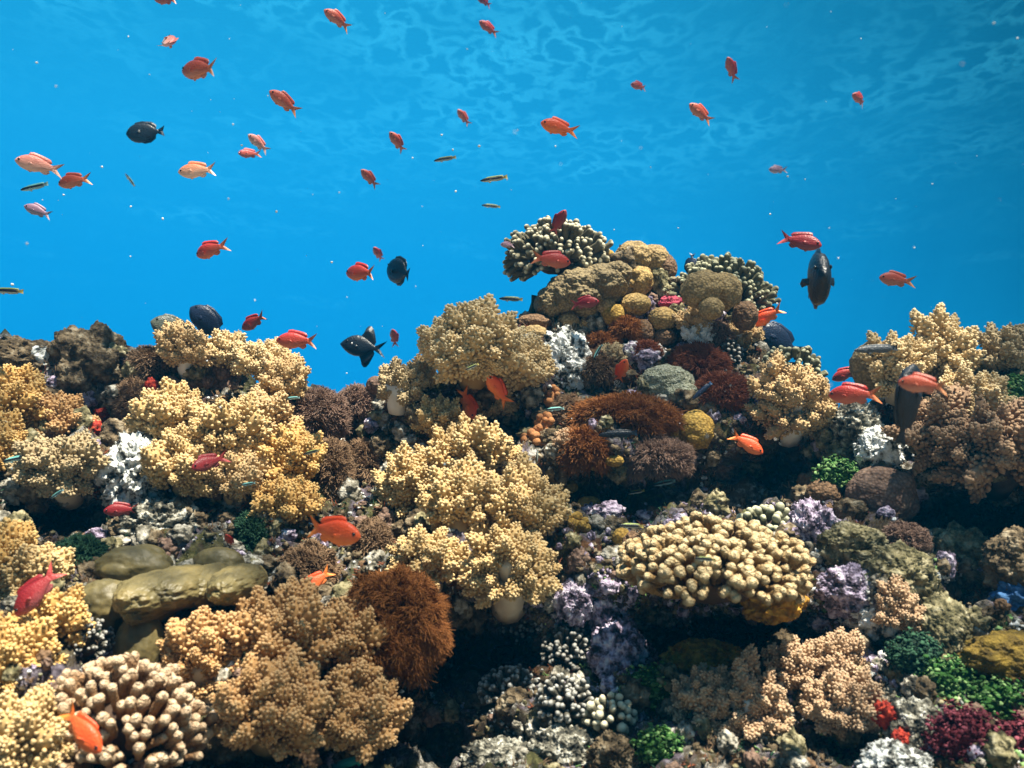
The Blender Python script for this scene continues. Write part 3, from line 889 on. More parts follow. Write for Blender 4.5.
def body_mesh(kind, bend, matname):
    """one continuous fish, nose towards +X, total length 1; fins are swept out of the same mesh"""
    if kind == 'anthias':
        S = [0, .02, .06, .13, .22, .33, .45, .56, .66, .74, .80]
        T = [.005, .035, .072, .115, .150, .168, .160, .132, .096, .066, .054]
        B = [.005, .030, .060, .100, .130, .148, .142, .112, .078, .056, .048]
        W = [.004, .022, .042, .062, .076, .082, .076, .060, .040, .024, .015]
        dors = [(.26, .0), (.30, .075), (.38, .085), (.50, .072), (.60, .080), (.68, .085), (.72, .035), (.73, .0)]
        anal = [(.54, .0), (.60, .075), (.66, .085), (.71, .05), (.73, .0)]
        fork, tw, tl = .62, .19, .24
    elif kind == 'trigger':
        S = [0, .02, .07, .14, .23, .34, .45, .55, .64, .72, .78]
        T = [.008, .035, .095, .160, .215, .245, .235, .190, .125, .070, .050]
        B = [.008, .035, .085, .140, .190, .220, .215, .175, .115, .065, .045]
        W = [.006, .025, .050, .070, .085, .090, .082, .062, .042, .026, .018]
        dors = [(.42, .0), (.43, .10), (.46, .21), (.51, .28), (.57, .30), (.63, .27), (.68, .18), (.72, .07), (.75, .0)]
        anal = [(.44, .0), (.45, .10), (.48, .20), (.53, .27), (.59, .29), (.64, .25), (.69, .16), (.73, .06), (.75, .0)]
        fork, tw, tl = .60, .19, .26
    elif kind == 'surgeon':
        S = [0, .02, .07, .14, .23, .34, .47, .60, .70, .77, .83]
        T = [.008, .045, .110, .165, .205, .220, .212, .178, .118, .062, .040]
        B = [.008, .040, .100, .155, .195, .212, .205, .170, .112, .058, .038]
        W = [.006, .025, .050, .066, .076, .078, .070, .054, .036, .022, .014]
        dors = [(.18, .0), (.24, .055), (.40, .07), (.60, .075), (.72, .06), (.77, .0)]
        anal = [(.36, .0), (.42, .05), (.58, .07), (.71, .06), (.77, .0)]
        fork, tw, tl = .25, .14, .18
    else:  # wrasse
        S = [0, .02, .06, .12, .20, .30, .42, .55, .67, .77, .85]
        T = [.004, .022, .042, .062, .078, .086, .086, .080, .070, .058, .050]
        B = [.004, .020, .038, .056, .072, .080, .080, .074, .064, .054, .048]
        W = [.003, .016, .030, .042, .050, .054, .054, .048, .038, .026, .014]
        dors = [(.22, .0), (.27, .028), (.45, .032), (.65, .034), (.78, .030), (.82, .0)]
        anal = [(.46, .0), (.52, .028), (.65, .032), (.78, .028), (.82, .0)]
        fork, tw, tl = .08, .075, .15
    S, T, B, W = map(np.array, (S, T, B, W))
    if kind == 'anthias': T, B, W = T * 1.22, B * 1.26, W * 1.2
    if kind == 'surgeon': T, B, W = T * 1.18, B * 1.18, W * 1.25
    ss = np.concatenate([[0, .008, .02, .04], np.linspace(.065, S[-1], 22)])
    T = np.interp(ss, S, T); B = np.interp(ss, S, B); W = np.interp(ss, S, W); S = ss
    ns = 16
    a = np.arange(ns) / ns * 2 * np.pi
    cz, sy = np.cos(a), np.sin(a)
    z = np.where(cz[None] > 0, T[:, None], B[:, None]) * np.sign(cz)[None] * np.abs(cz)[None] ** .95
    y = W[:, None] * np.sign(sy)[None] * np.abs(sy)[None] ** .8
    x = np.repeat(.5 - S[:, None], ns, 1)
    v = np.stack([x, y, z], -1).reshape(-1, 3)
    f = grid_faces(len(S), ns, True)[:, ::-1]
    n = len(v)
    v = np.vstack([v, [[.503, 0, 0]], [[.5 - S[-1] - .01, 0, 0]]])
    k = np.arange(ns); k2 = (k + 1) % ns; top = (len(S) - 1) * ns
    f = np.vstack([f, np.stack([np.full(ns, n), k, k2], 1), np.stack([np.full(ns, n + 1), top + k2, top + k], 1)])
    b = Bag(); b.add(v, f)
    def sheet(rim, root, th=.004):
        """a fin: root line to rim line, wedge-thick"""
        rim, root = np.asarray(rim, float), np.asarray(root, float)
        m_ = len(rim)
        mid = (rim + root) / 2
        off = np.array([0, th, 0])
        vv = np.concatenate([root + off, mid + off * .7, rim, mid - off * .7, root - off])
        b.add(vv, grid_faces(5, m_))
    up = np.array([(.5 - s - .06 * (h > 0) * (s > .4), 0, np.interp(s, S, T) * .93 + h) for s, h in dors])
    lo = np.array([(.5 - s, 0, np.interp(s, S, T) * .86) for s, h in dors]); sheet(up, lo)
    up = np.array([(.5 - s - .05 * (h > 0), 0, -np.interp(s, S, B) * .93 - h) for s, h in anal])
    lo = np.array([(.5 - s, 0, -np.interp(s, S, B) * .86) for s, h in anal]); sheet(up, lo)
    # tail
    e = .5 - S[-1]
    u = np.linspace(-1, 1, 13)
    rim = np.stack([e + .01 - tl * (1 - fork * (1 - np.abs(u) ** 1.3)), 0 * u, u * tw * (.55 + .45 * np.abs(u))], 1)
    roo = np.stack([e + .02 + 0 * u, 0 * u, u * T[-1] * .9], 1); sheet(rim, roo, .006)
    # paired fins
    for sgn in (1, -1):
        if kind != 'trigger':
            rim = np.array([[.24, .02 * sgn, -.10], [.17, .05 * sgn, -.20], [.12, .05 * sgn, -.19], [.13, .03 * sgn, -.12]])
            roo = np.array([[.24, .02 * sgn, -.09], [.21, .025 * sgn, -.10], [.18, .025 * sgn, -.10], [.15, .02 * sgn, -.10]])
            if kind == 'wrasse': rim[:, 2] *= .55; roo[:, 2] *= .6
            sheet(rim, roo)
        w0 = np.interp(.30, S, W)
        rim = np.array([[.20, w0 * .95 * sgn, .01], [.12, (w0 + .05) * sgn, .015], [.07, (w0 + .065) * sgn, -.03], [.10, (w0 + .05) * sgn, -.07], [.18, w0 * .95 * sgn, -.05]])
        roo = np.array([[.205, w0 * .9 * sgn, .0], [.20, w0 * .95 * sgn, -.005], [.197, w0 * .95 * sgn, -.02], [.20, w0 * .95 * sgn, -.035], [.205, w0 * .9 * sgn, -.045]])
        if kind == 'wrasse': rim[:, 2] *= .6
        sheet(rim, roo, .003)
    for i in range(len(b.v)):
        q = b.v[i]; s = np.clip(.5 - q[:, 0] - .25, 0, 1)
        q[:, 1] += bend * s ** 2 * 1.6
    o = b.build('reef_fish', FM[matname])
    eyes = []
    iv, if_ = ico(3)
    es, ez, er = {'anthias': (.095, .034, .030), 'trigger': (.15, .085, .018), 'surgeon': (.11, .09, .020), 'wrasse': (.07, .018, .012)}[kind]
    for sgn in (1, -1):
        eb = Bag(); eb.add(iv * np.array([er, er * .6, er]) + np.array([.5 - es, sgn * np.interp(es, S, W) * .97, ez]), if_)
        eyes.append(eb.build('eye', EYE_W, o))
    return o
def fish(px, py, ln, head, kind, matname, label, yaw=0, bend=0.0, real=.07, d=None, name=None, cat='fish', roll=0, group=None, face=None):
    """ln = length in px as seen; head = way the nose points in the picture (0 right, 90 up); yaw = degrees turned towards the viewer"""
    key = (kind, matname, bend)
    if key in PROTO:
        src = PROTO[key]
        o = src.copy(); COL.objects.link(o)
        for ch in src.children:
            c = ch.copy(); COL.objects.link(c); c.parent = o
    else:
        o = PROTO[key] = body_mesh(kind, bend, matname)
    o.name = name or {'anthias': 'red_fish', 'trigger': 'black_triggerfish', 'surgeon': 'dark_surgeonfish', 'wrasse': 'striped_wrasse'}[kind]
    vis = max(.35, math.cos(math.radians(yaw)))
    D = d or F_PX * real * vis / ln
    if d is None:                                        # swims clear of whatever grows behind it
        rr = Vector(ray(px, py)); ok, loc, *_ = SC.ray_cast(DEPS, Vector((0, 0, 0)), rr.normalized())
        if ok: D = min(D, (loc.length / rr.length) - .05)
    size = ln * D / F_PX / vis
    ha, ya = math.radians(head), math.radians(yaw)
    X = math.cos(ya) * (RIGHT * math.cos(ha) + UP * math.sin(ha)) - FWD * math.sin(ya)
    up = np.array([0., 0, 1.])
    if face is not None: up = RIGHT * math.cos(math.radians(face)) + UP * math.sin(math.radians(face))
    Z = up - X * (up @ X); Z = Z / np.linalg.norm(Z)
    Y = np.cross(Z, X)
    if roll:
        cr_, sr_ = math.cos(math.radians(roll)), math.sin(math.radians(roll))
        Y, Z = Y * cr_ + Z * sr_, Z * cr_ - Y * sr_
    M = Matrix(((X[0], Y[0], Z[0]), (X[1], Y[1], Z[1]), (X[2], Y[2], Z[2])))
    o.matrix_world = Matrix.Translation(Vector(at(px, py, D))) @ M.to_4x4() @ Matrix.Scale(size, 4)
    tag(o, label, cat, group)
    return o
# ================================================================== the growths, back to front
SCO, FC, BL, CL, TU, LE, LO = soft_coral, finger_coral, blob, cluster, tuft, leafy, lobed
# ---- the summit
FC((506, 219, 610, 293), 'acro', 'dark branching coral with pale tips crowning the top of the reef', n=230, length=.42, thick=2.9, seed=1, fork=.9, flat=.8, push=.0, zmin=-.6, low=.84)
LO([(615, 241, 652, 272), (636, 244, 670, 276), (612, 252, 640, 276)], 'dome_tan', 'tan two-lobed leather coral at the very top of the domes', seed=2, rough=.16, ridge=.06)
BL((653, 254, 677, 283), 'dome_brown', 'brown ribbed leather coral hanging at the right end of the tan summit coral', seed=3, rough=.1, ridge=.05)
LO([(576, 264, 628, 304), (556, 268, 600, 306), (544, 276, 582, 318), (534, 288, 566, 324), (562, 286, 604, 312), (600, 262, 632, 290)], 'dome_grey', 'broad grey-brown leather coral, biggest dome below the branching summit coral', seed=4, rough=.18, lvl=6, ridge=.06, ry=.06)
BL((618, 264, 653, 298), 'dome_gold', 'golden lumpy leather coral on the right flank of the big grey dome', seed=5, lumps=12, lump=.42, lamp=.36, rough=.12, push=.5, ridge=.05)
BL((620, 293, 651, 316), 'dome_gold', 'golden ribbed dome tucked under the golden lumpy leather coral', seed=6, rough=.08, ridge=.08, push=.7)
CL((577, 249, 616, 267), 'dome_must', 'pair of small mustard domes under the branching summit coral', n=4, size=.8, seed=7)
BL((583, 286, 603, 302), 'dome_grey', 'small grey ball in the hollow of the big grey dome', seed=8, push=.9, lvl=4)
BL((601, 283, 623, 305), 'dome_grey', 'round grey ball beside the golden domes', seed=9, push=.8, lvl=4)
BL((596, 297, 616, 314), 'dome_tan', 'small tan ball squeezed between larger grey balls', seed=10, push=1.0, lvl=4)
BL((601, 303, 625, 326), 'dome_must', 'ribbed brown-gold ball lowest of those beside the golden domes', seed=11, push=.8, ridge=.08, lvl=4)
BL((572, 299, 599, 318), 'dome_tan', 'tan ball right behind the crimson fish on the grey dome', seed=12, push=.8, lvl=4)
BL((557, 312, 579, 332), 'dome_tan', 'tan mushroom ball standing alone below the left end of the grey dome', seed=13, push=.5, lvl=4, cap=True)
SCO((574, 322, 592, 334), 'yellow', 'tiny pale yellow soft coral below the grey dome', fl=6, seed=14, lobes=5, nb=12, stalk='stalk')
BL((648, 307, 677, 331), 'dome_gold', 'golden round leather coral right of the rusty tufts', seed=15, ridge=.06, push=.5)
BL((627, 319, 655, 346), 'dome_brown', 'brown grainy dome beneath the golden round coral', seed=16, push=.5, ridge=.05)
BL((653, 328, 677, 346), 'dome_brown', 'small brown dome at the right of the brown grainy dome', seed=17, push=.5)
TU((612, 318, 640, 340), 'rust', 'rusty orange tufts below the lowest balls of the summit', n=900, blade=7, thin=.7, seed=18)
TU((584, 334, 620, 352), 'rust', 'low rust-coloured tufts left of the small white soft corals', n=900, blade=7, thin=.7, seed=19)
TU((632, 342, 660, 362), 'redb', 'dark red-brown tuft beside the small white soft corals', n=900, blade=6, thin=.7, seed=20)
BL((521, 325, 548, 344), 'dome_tan', 'brown rounded coral just right of the cream cauliflower coral', seed=21, push=.6)
TU((524, 338, 552, 362), 'umber', 'brown velvety mound under the brown rounded coral', n=900, blade=5, thin=.7, seed=22)
BL((516, 314, 552, 330), 'dome_brown', 'flat brown coral on the shoulder left of the grey dome', seed=23)
BL((540, 330, 590, 400), 'crust_w', 'white crusted rock slab with dark pits right of the cream coral', name='crusted_rock', cat='rock', seed=24, rough=.4, freq=2.6, push=.15, ry=.035, grain=.10, lvl=6)
BL((550, 345, 580, 372), 'crust_w', 'white pitted boulder on the white slab', name='crusted_rock', cat='rock', seed=25, rough=.4, grain=.14, push=.3, ry=.03, lvl=6)
FC((668, 255, 772, 345), 'acro_g', 'greenish finger coral ringing the tan trio of leather corals', n=320, length=.38, thick=2.6, seed=30, fork=.4, flat=.5, zmin=-.4, push=-.3, lenvar=.2, low=.84, dd=.05)
BL((680, 271, 724, 308), 'dome_tan', 'left dome of the tan trio in front of the greenish finger coral', seed=31, rough=.16, push=.75, tilt=15, dd=-.07)
BL((705, 273, 742, 310), 'dome_tan', 'right dome of the tan trio in front of the greenish finger coral', seed=32, rough=.16, push=.85, tilt=-15, dd=-.08)
BL((698, 297, 724, 320), 'dome_tan', 'small lowest dome of the tan trio', seed=33, rough=.12, push=.9, dd=-.08)
BL((732, 301, 758, 330), 'dome_brown', 'brown dome at the lower right of the tan trio', seed=34, rough=.14, push=.9, dd=-.05)
SCO((675, 306, 711, 336), 'tan', 'small tan soft coral left below the trio of domes', fl=9, seed=35, nb=18, stalk='stalk')
SCO((677, 324, 718, 350), 'ice', 'white icy soft coral under the small tan soft coral', fl=8, seed=36, nb=16, stalk='stalk_w')
SCO((724, 318, 763, 362), 'tan', 'tan soft coral on a bare white stalk below the brown dome', fl=9, seed=37, nb=18, stalk='stalk_w', stem=(728, 338, 742, 356))
TU((704, 322, 732, 352), 'dullp', 'dull purple tuft beside the white-stalked soft coral', n=800, blade=5, thin=.7, seed=38)
FC((716, 340, 742, 376), 'acro_d', 'dark little branching coral with pale tips under the white stalk', n=72, length=.5, thick=1.8, seed=39, low=.82)
FC((756, 345, 826, 420), 'acro_g', 'greenish finger coral on the right edge of the mound behind tan soft coral', n=190, length=.34, thick=2.6, seed=40, fork=.4, flat=.5, zmin=-.5, push=-.2, low=.84, dd=.03)
SCO((748, 357, 834, 445), 'tan', 'dense tan cauliflower soft coral at the right edge of the mound', fl=13, seed=41, nb=24, stalk='stalk_w', push=.5)
SCO((800, 408, 836, 440), 'greyt', 'small greyish soft coral below the dense tan one', fl=9, seed=42, nb=18)
FC((810, 405, 838, 432), 'acro', 'small pale knobby coral next to the valley', n=34, length=.4, thick=3, seed=43)
TU((668, 345, 726, 388), 'redb', 'dark red-brown shaggy mound right of the grey-green coral', n=2600, blade=9, thin=.8, seed=44)
TU((694, 374, 752, 416), 'redb', 'dark red-brown shaggy mound above the vivid red fish', n=2600, blade=9, thin=.8, seed=45)
BL((640, 365, 694, 404), 'star_green', 'grey-green star coral sheet right of the small white soft corals', seed=46, rough=.2, ridge=.06, ry=.035, name='star_coral', cat='hard coral', lvl=6)
BL((660, 382, 700, 408), 'star_green', 'speckled grey-green lobe at the foot of the star coral sheet', seed=47, rough=.2, name='star_coral', cat='hard coral')
SCO((622, 344, 640, 360), 'ice', 'small white soft coral on a leaning white stalk among brown tufts', fl=6, seed=48, nb=12, lobes=5, stalk='stalk_w', stem=(627, 354, 638, 374), push=.8)
SCO((649, 346, 664, 358), 'ice', 'thin white soft coral right of the leaning white stalk', fl=5, seed=49, nb=10, lobes=4, stalk='stalk_w', stem=(652, 354, 660, 370), push=.8)
SCO((600, 344, 624, 366), 'greyt', 'little grey soft coral left of the leaning white soft coral', fl=7, seed=50, nb=14, stalk='stalk_w')
BL((660, 296, 684, 314), 'sponge_m', 'magenta sponge between golden and tan leather corals', name='encrusting_sponge', cat='sponge', seed=51, rough=.5, grain=.2)
TU((574, 350, 616, 394), 'umber', 'dark brown velvet mound right of the white slab', n=1800, blade=6, thin=.8, seed=52)
# ---- the middle of the mound
TU((572, 396, 680, 440), 'rust', 'long rust-brown shaggy ridge across the middle of the mound', n=4200, blade=10, thin=.8, seed=60, flat=.6)
TU((560, 428, 612, 474), 'rust', 'rust-brown shaggy mound left of the mustard ball', n=2600, blade=10, thin=.8, seed=61)
BL((582, 445, 611, 471), 'dome_must', 'mustard ball low on the rust-brown mound', seed=62, push=.9, rough=.08)
BL((605, 455, 624, 467), 'dome_must', 'small mustard button right of the mustard ball', seed=63, push=.9, lvl=4)
BL((615, 402, 645, 432), 'dome_tan', 'tan lumpy coral set in the long rust-brown ridge', seed=64, push=.9, lumps=5, lump=.5)
BL((641, 403, 661, 422), 'dome_tan', 'small tan button right of the tan lumpy coral', seed=65, push=.9, lvl=4)
BL((656, 418, 686, 446), 'dome_must', 'olive-mustard dome left of the big mustard dome', seed=66, push=.7)
BL((676, 411, 714, 450), 'dome_must', 'big lobed mustard dome below the red-brown mounds', seed=67, push=.7, lumps=5, lump=.55)
TU((622, 438, 694, 480), 'dullp', 'dull purple-brown shaggy mound below the mustard domes', n=2600, blade=8, thin=.8, seed=68)
CL((538, 384, 562, 416), 'lump_o', 'upper bunch of orange-brown balls beside the white slab', n=11, size=.34, seed=69)
CL((534, 412, 556, 440), 'lump_o', 'middle bunch of orange-brown balls', n=8, size=.36, seed=70)
CL((520, 426, 556, 454), 'lump_o', 'lowest and widest bunch of orange-brown balls', n=14, size=.30, seed=71)
TU((552, 395, 588, 432), 'umber', 'dark brown tuft right of the orange-brown balls', n=1600, blade=6, thin=.8, seed=72)
SCO((552, 428, 578, 456), 'pink', 'small pinkish soft coral between orange-brown balls and rusty mound', fl=7, seed=73, nb=16)
BL((508, 462, 542, 486), 'dome_tan', 'tan mushroom coral at the right shoulder of the yellow soft coral', seed=74, push=.8, cap=True)
BL((540, 460, 572, 488), 'dome_tan', 'tan mushroom coral with pale stem beside its twin', seed=75, push=.8, cap=True)
BL((536, 484, 562, 508), 'dome_brown', 'brown dome under the two tan mushroom corals', seed=76, push=.8)
BL((560, 480, 578, 494), 'dome_must', 'small mustard button right below the stemmed mushroom coral', seed=77, push=.8, lvl=4)
BL((576, 496, 602, 516), 'dome_must', 'mustard button next to the green speckled hollow', seed=78, push=.7, lvl=4)
CL((556, 512, 590, 540), 'dome_must', 'bunch of mustard buttons beside the lower yellow soft coral', n=7, size=.4, seed=79)
BL((612, 528, 632, 550), 'dome_must', 'orange-mustard ball at the left end of the knobby plate', seed=80, push=.8, lvl=4)
# ---- the big cauliflower corals of the middle
SCO((421, 304, 526, 394), 'cream', 'large cream cauliflower coral standing against the blue water', fl=17, seed=90, nb=26, lvl=2, push=.6, flat=.85, lobes=30)
SCO((494, 342, 550, 392), 'cream', 'bright yellow-cream cauliflower coral right below the large cream one', fl=15, seed=91, nb=26, push=.9, lvl=2)
SCO((376, 361, 432, 412), 'greyt', 'grey-green cauliflower coral on a thick white stalk', fl=11, seed=92, nb=22, stalk='stalk_w', stem=(387, 388, 410, 413), push=.5)
SCO((404, 364, 434, 392), 'tan', 'tan cauliflower coral between the grey one and the large cream one', fl=11, seed=93, nb=22)
SCO((409, 402, 462, 444), 'yellow', 'fan-shaped yellow-tan coral under the large cream one', fl=12, seed=94, nb=20, elong=1.3, push=.7)
SCO((478, 392, 512, 420), 'tan', 'shaded tan soft coral below the bright fish', fl=11, seed=95, nb=18)
SCO((376, 445, 444, 534), 'yellow', 'left wing of the yellow coral thicket in the middle', fl=16, seed=96, nb=28, elong=1.15, push=.6, lvl=2)
SCO((417, 424, 522, 493), 'yellow', 'spiky upper part of the yellow coral thicket in the middle', fl=19, seed=97, nb=30, elong=1.35, push=.5, lvl=2, lift=.7)
SCO((414, 465, 501, 544), 'yellow', 'central head of the yellow coral thicket in the middle', fl=18, seed=98, nb=30, elong=1.15, push=.75, lvl=2)
SCO((478, 466, 561, 565), 'yellow', 'right wing of the yellow coral thicket in the middle', fl=18, seed=99, nb=30, elong=1.15, push=.7, lvl=2)
SCO((455, 524, 562, 621), 'yellow', 'lowest head of the yellow coral thicket, over the black hollow', fl=17, seed=100, nb=30, elong=1.1, push=.85, lvl=2, stalk='stalk', lift=.0)
SCO((380, 528, 475, 593), 'yellow', 'low yellow coral branch left of the black hollow', fl=15, seed=101, nb=26, elong=1.15, push=.1, stalk='stalk', lvl=2, lift=.1)
# ---- the left shoulder
BL((46, 329, 130, 415), 'crust_b', 'dark brown overhanging boulder on the left crest', name='boulder', cat='rock', seed=110, rough=.42, freq=1.8, push=.4, lvl=6, grain=.10)
BL((-20, 338, 56, 384), 'crust_b', 'low brown boulder with a white scar at the left edge', name='boulder', cat='rock', seed=111, rough=.30, lvl=6, grain=.1)
BL((26, 346, 54, 368), 'crust_w', 'white bleached patch of coral left of the dark boulder', name='crusted_rock', cat='rock', seed=112, rough=.2, push=1.0, tilt=25)
TU((126, 346, 182, 386), 'umber', 'brown velvety mound right of the dark boulder', n=2200, blade=5, thin=.8, seed=113, wild=.2)
BL((122, 360, 144, 382), 'crust_o', 'olive ring-shaped coral lump at the foot of the dark boulder', name='crusted_rock', cat='rock', seed=114, rough=.3, push=.8)
SCO((158, 326, 214, 372), 'tan', 'tan soft coral on the left crest in front of the dark fish', fl=12, seed=115, nb=22, stalk='stalk_w')
SCO((212, 335, 244, 376), 'cream', 'upright cream soft coral, middle of three on the left crest', fl=12, seed=116, nb=22, stalk='stalk_w')
SCO((236, 343, 300, 384), 'cream', 'pale cream soft coral, rightmost on the left crest', fl=12, seed=117, nb=24, stalk='stalk_w', push=.5)
SCO((264, 356, 304, 402), 'tan', 'tan soft coral hanging below the rightmost cream one', fl=12, seed=118, nb=22, stalk='stalk_w', push=.7)
CL((176, 360, 242, 404), 'dome_mauve', 'cluster of mauve-brown balls below the crest soft corals', n=11, size=.46, seed=119, push=.4)
TU((116, 379, 152, 424), 'umber', 'shaggy golden-brown lump beside the red sponges', n=2000, blade=6, thin=.8, seed=120)
for bx, s, lab in (((145, 378, 157, 394), 1, 'red sponge at the top right of the shaggy lump'), ((149, 398, 163, 418), 2, 'red sponge against the tan soft coral'),
                   ((94, 408, 110, 424), 3, 'red sponge above the lower red blotch near the orange coral'), ((86, 420, 102, 440), 4, 'red blotch of sponge touching the orange coral')):
    BL(bx, 'sponge_r', lab, name='red_sponge', cat='sponge', seed=120 + s, push=1.0, dd=-.04, rough=.5, grain=.25, lvl=4)
SCO((137, 383, 221, 460), 'yellow', 'upper left head of the big tan thicket on the left', fl=17, seed=130, nb=28, push=.6, lvl=2)
SCO((190, 397, 273, 474), 'yellow', 'central head of the big tan thicket on the left', fl=17, seed=131, nb=28, push=.8, lvl=2)
SCO((236, 389, 299, 454), 'tan', 'upper right head of the big tan thicket, with a pale stalk', fl=16, seed=132, nb=28, push=.7, stem=(260, 412, 277, 440), stalk='stalk', lvl=2)
SCO((144, 432, 227, 503), 'yellow', 'lower left head of the big tan thicket on the left', fl=16, seed=133, nb=28, push=.7, lvl=2)
SCO((202, 446, 265, 509), 'tan', 'shaded lower head of the big tan thicket on the left', fl=15, seed=134, nb=26, push=.6)
SCO((246, 423, 333, 504), 'gold', 'golden soft coral right of the tan thicket', fl=16, seed=135, nb=28, push=.6, elong=1.15, lvl=2)
SCO((251, 481, 326, 532), 'gold', 'lower golden soft coral above the dark gap', fl=15, seed=136, nb=26, push=.5)
SCO((-30, 368, 50, 450), 'gold', 'bright orange-gold soft coral at the left edge', fl=16, seed=137, nb=28, push=.6, lvl=2)
SCO((34, 392, 88, 460), 'amber', 'orange-tan soft coral right beside the bright gold one', fl=15, seed=138, nb=28, push=.6, lvl=2)
SCO((-30, 420, 30, 475), 'gold', 'vivid orange lobe of soft coral low on the left edge', fl=15, seed=139, nb=26, push=.8, lvl=2)
SCO((22, 432, 108, 506), 'greyt', 'grey-tan soft coral hanging over the dark hollow on the left', fl=16, seed=140, nb=28, push=.8, stalk='stalk', lvl=2, lift=.1)
BL((104, 438, 172, 520), 'crust_w', 'whitish crusted rock face between the left soft corals', name='crusted_rock', cat='rock', seed=141, rough=.42, freq=3.0, push=.0, ry=.06, grain=.16, lvl=6)
BL((108, 470, 160, 508), 'crust_w', 'pale blue-white ledge on the crusted rock face', name='crusted_rock', cat='rock', seed=142, rough=.4, freq=3, push=.4, grain=.16, lvl=6)
BL((120, 500, 196, 552), 'crust_p', 'pale crusted rock above the olive leather coral', name='crusted_rock', cat='rock', seed=143, rough=.4, freq=3, push=.0, grain=.16, lvl=6)
TU((290, 388, 348, 444), 'dullp', 'purple-brown bushy mound right of the crest soft corals', n=3000, blade=7, thin=.9, seed=144)
TU((308, 438, 352, 504), 'umber', 'brown bushy mound below the purple-brown one', n=2600, blade=7, thin=.9, seed=145)
TU((338, 386, 378, 420), 'dullp', 'low purplish tuft at the dip of the crest', n=1500, blade=6, thin=.8, seed=146)
TU((340, 440, 384, 500), 'umber', 'dark brown tuft left of the yellow thicket', n=1800, blade=7, thin=.9, seed=147)
BL((366, 376, 386, 394), 'dome_mauve', 'little mauve button on the dip of the crest', seed=148, push=.6, lvl=4)
BL((268, 396, 296, 424), 'dome_mauve', 'mauve-brown dome half hidden behind the golden soft coral', seed=149, push=.5)
# ---- left foreground
LO([(122, 572, 186, 614), (150, 566, 214, 608), (184, 564, 240, 604), (214, 565, 262, 602), (136, 590, 176, 622)], 'dome_olive', 'broad olive leather coral shelf overhanging a black hollow', seed=160, rough=.14, push=.95, ry=.085, lvl=6, ridge=.03)
BL((192, 547, 244, 580), 'dome_olive', 'smooth olive knob on top of the olive shelf', seed=161, rough=.08, push=.8)
BL((96, 546, 172, 590), 'dome_olive', 'folded olive lobe behind the left end of the shelf', seed=162, lumps=6, lump=.5, rough=.12, push=.5)
BL((74, 580, 136, 632), 'dome_olive', 'dull olive fold at the left of the shelf', seed=163, lumps=4, lump=.5, rough=.14, push=.5)
BL((116, 612, 164, 680), 'dome_olive', 'olive stem reaching down left of the black hollow', seed=164, rough=.12, push=.5)
TU((232, 512, 278, 570), 'alga_d', 'dark green algae bush right of the pale rock', n=2000, blade=7, thin=1.3, seed=165)
TU((56, 536, 106, 580), 'alga_d', 'dark green shadowed algae left of the olive folds', n=1400, blade=7, thin=1.2, seed=166)
SCO((-30, 520, 40, 600), 'gold', 'yellow soft coral at the left edge beside the dark red fish', fl=19, seed=167, nb=28, lvl=2, push=.6)
SCO((4, 550, 68, 612), 'yellow', 'yellow soft coral behind the dark red fish', fl=18, seed=168, nb=28, lvl=2, push=.6)
SCO((33, 586, 90, 656), 'gold', 'upright golden soft coral above the finger coral', fl=20, seed=169, nb=30, lvl=2, push=.6, elong=1.1)
SCO((-30, 620, 56, 700), 'gold', 'golden soft coral low on the left edge', fl=22, seed=170, nb=32, lvl=2, push=.6)
SCO((-30, 690, 70, 800), 'yellow', 'yellow-green soft coral in the bottom left corner', fl=24, seed=171, nb=32, lvl=2, push=.6)
FC((54, 618, 112, 668), 'acro_d', 'small grey-blue spiny coral above the pink finger coral', n=198, length=.35, thick=2.0, seed=172, low=.82)
FC((42, 660, 198, 800), 'knob_p', 'pinkish-brown finger coral with rounded pale tips beside the orange fish', n=330, length=.42, thick=5.2, bulb=1.15, seed=173, flat=.8, push=.35, jit=.08, lenvar=.3, low=.70, up=.6)
SCO((156, 603, 256, 726), 'amber', 'brown left part of the large amber coral in front', fl=20, seed=174, nb=32, lvl=2, push=.7, stalk='stalk', elong=1.1, stem=(186, 700, 214, 745))
SCO((218, 584, 337, 696), 'amber', 'upper middle part of the large amber coral in front', fl=21, seed=175, nb=32, lvl=2, push=.7, elong=1.1)
SCO((293, 600, 398, 705), 'amber', 'right part of the large amber coral in front', fl=21, seed=176, nb=32, lvl=2, push=.8, elong=1.1)
SCO((206, 654, 327, 761), 'amber', 'lower middle part of the large amber coral in front', fl=21, seed=177, nb=32, lvl=2, push=.7, elong=1.1)
SCO((303, 675, 404, 756), 'amber', 'lowest right head of the large amber coral in front', fl=20, seed=178, nb=32, lvl=2, push=.8, elong=1.1)
TU((276, 541, 342, 606), 'umber', 'grainy brown dome between the two orange fish', n=3000, blade=5, thin=1.2, seed=179, wild=.2)
TU((340, 572, 446, 684), 'rust', 'big rust-orange shaggy bush over the black hollow', n=11000, blade=12, thin=.8, seed=180, clump=60, droop=.35, dd=-.17, wild=1.0, rough=.45)
TU((352, 520, 392, 570), 'umber', 'dim brown tuft behind the rust-orange bush', n=1500, blade=7, thin=1.0, seed=181)
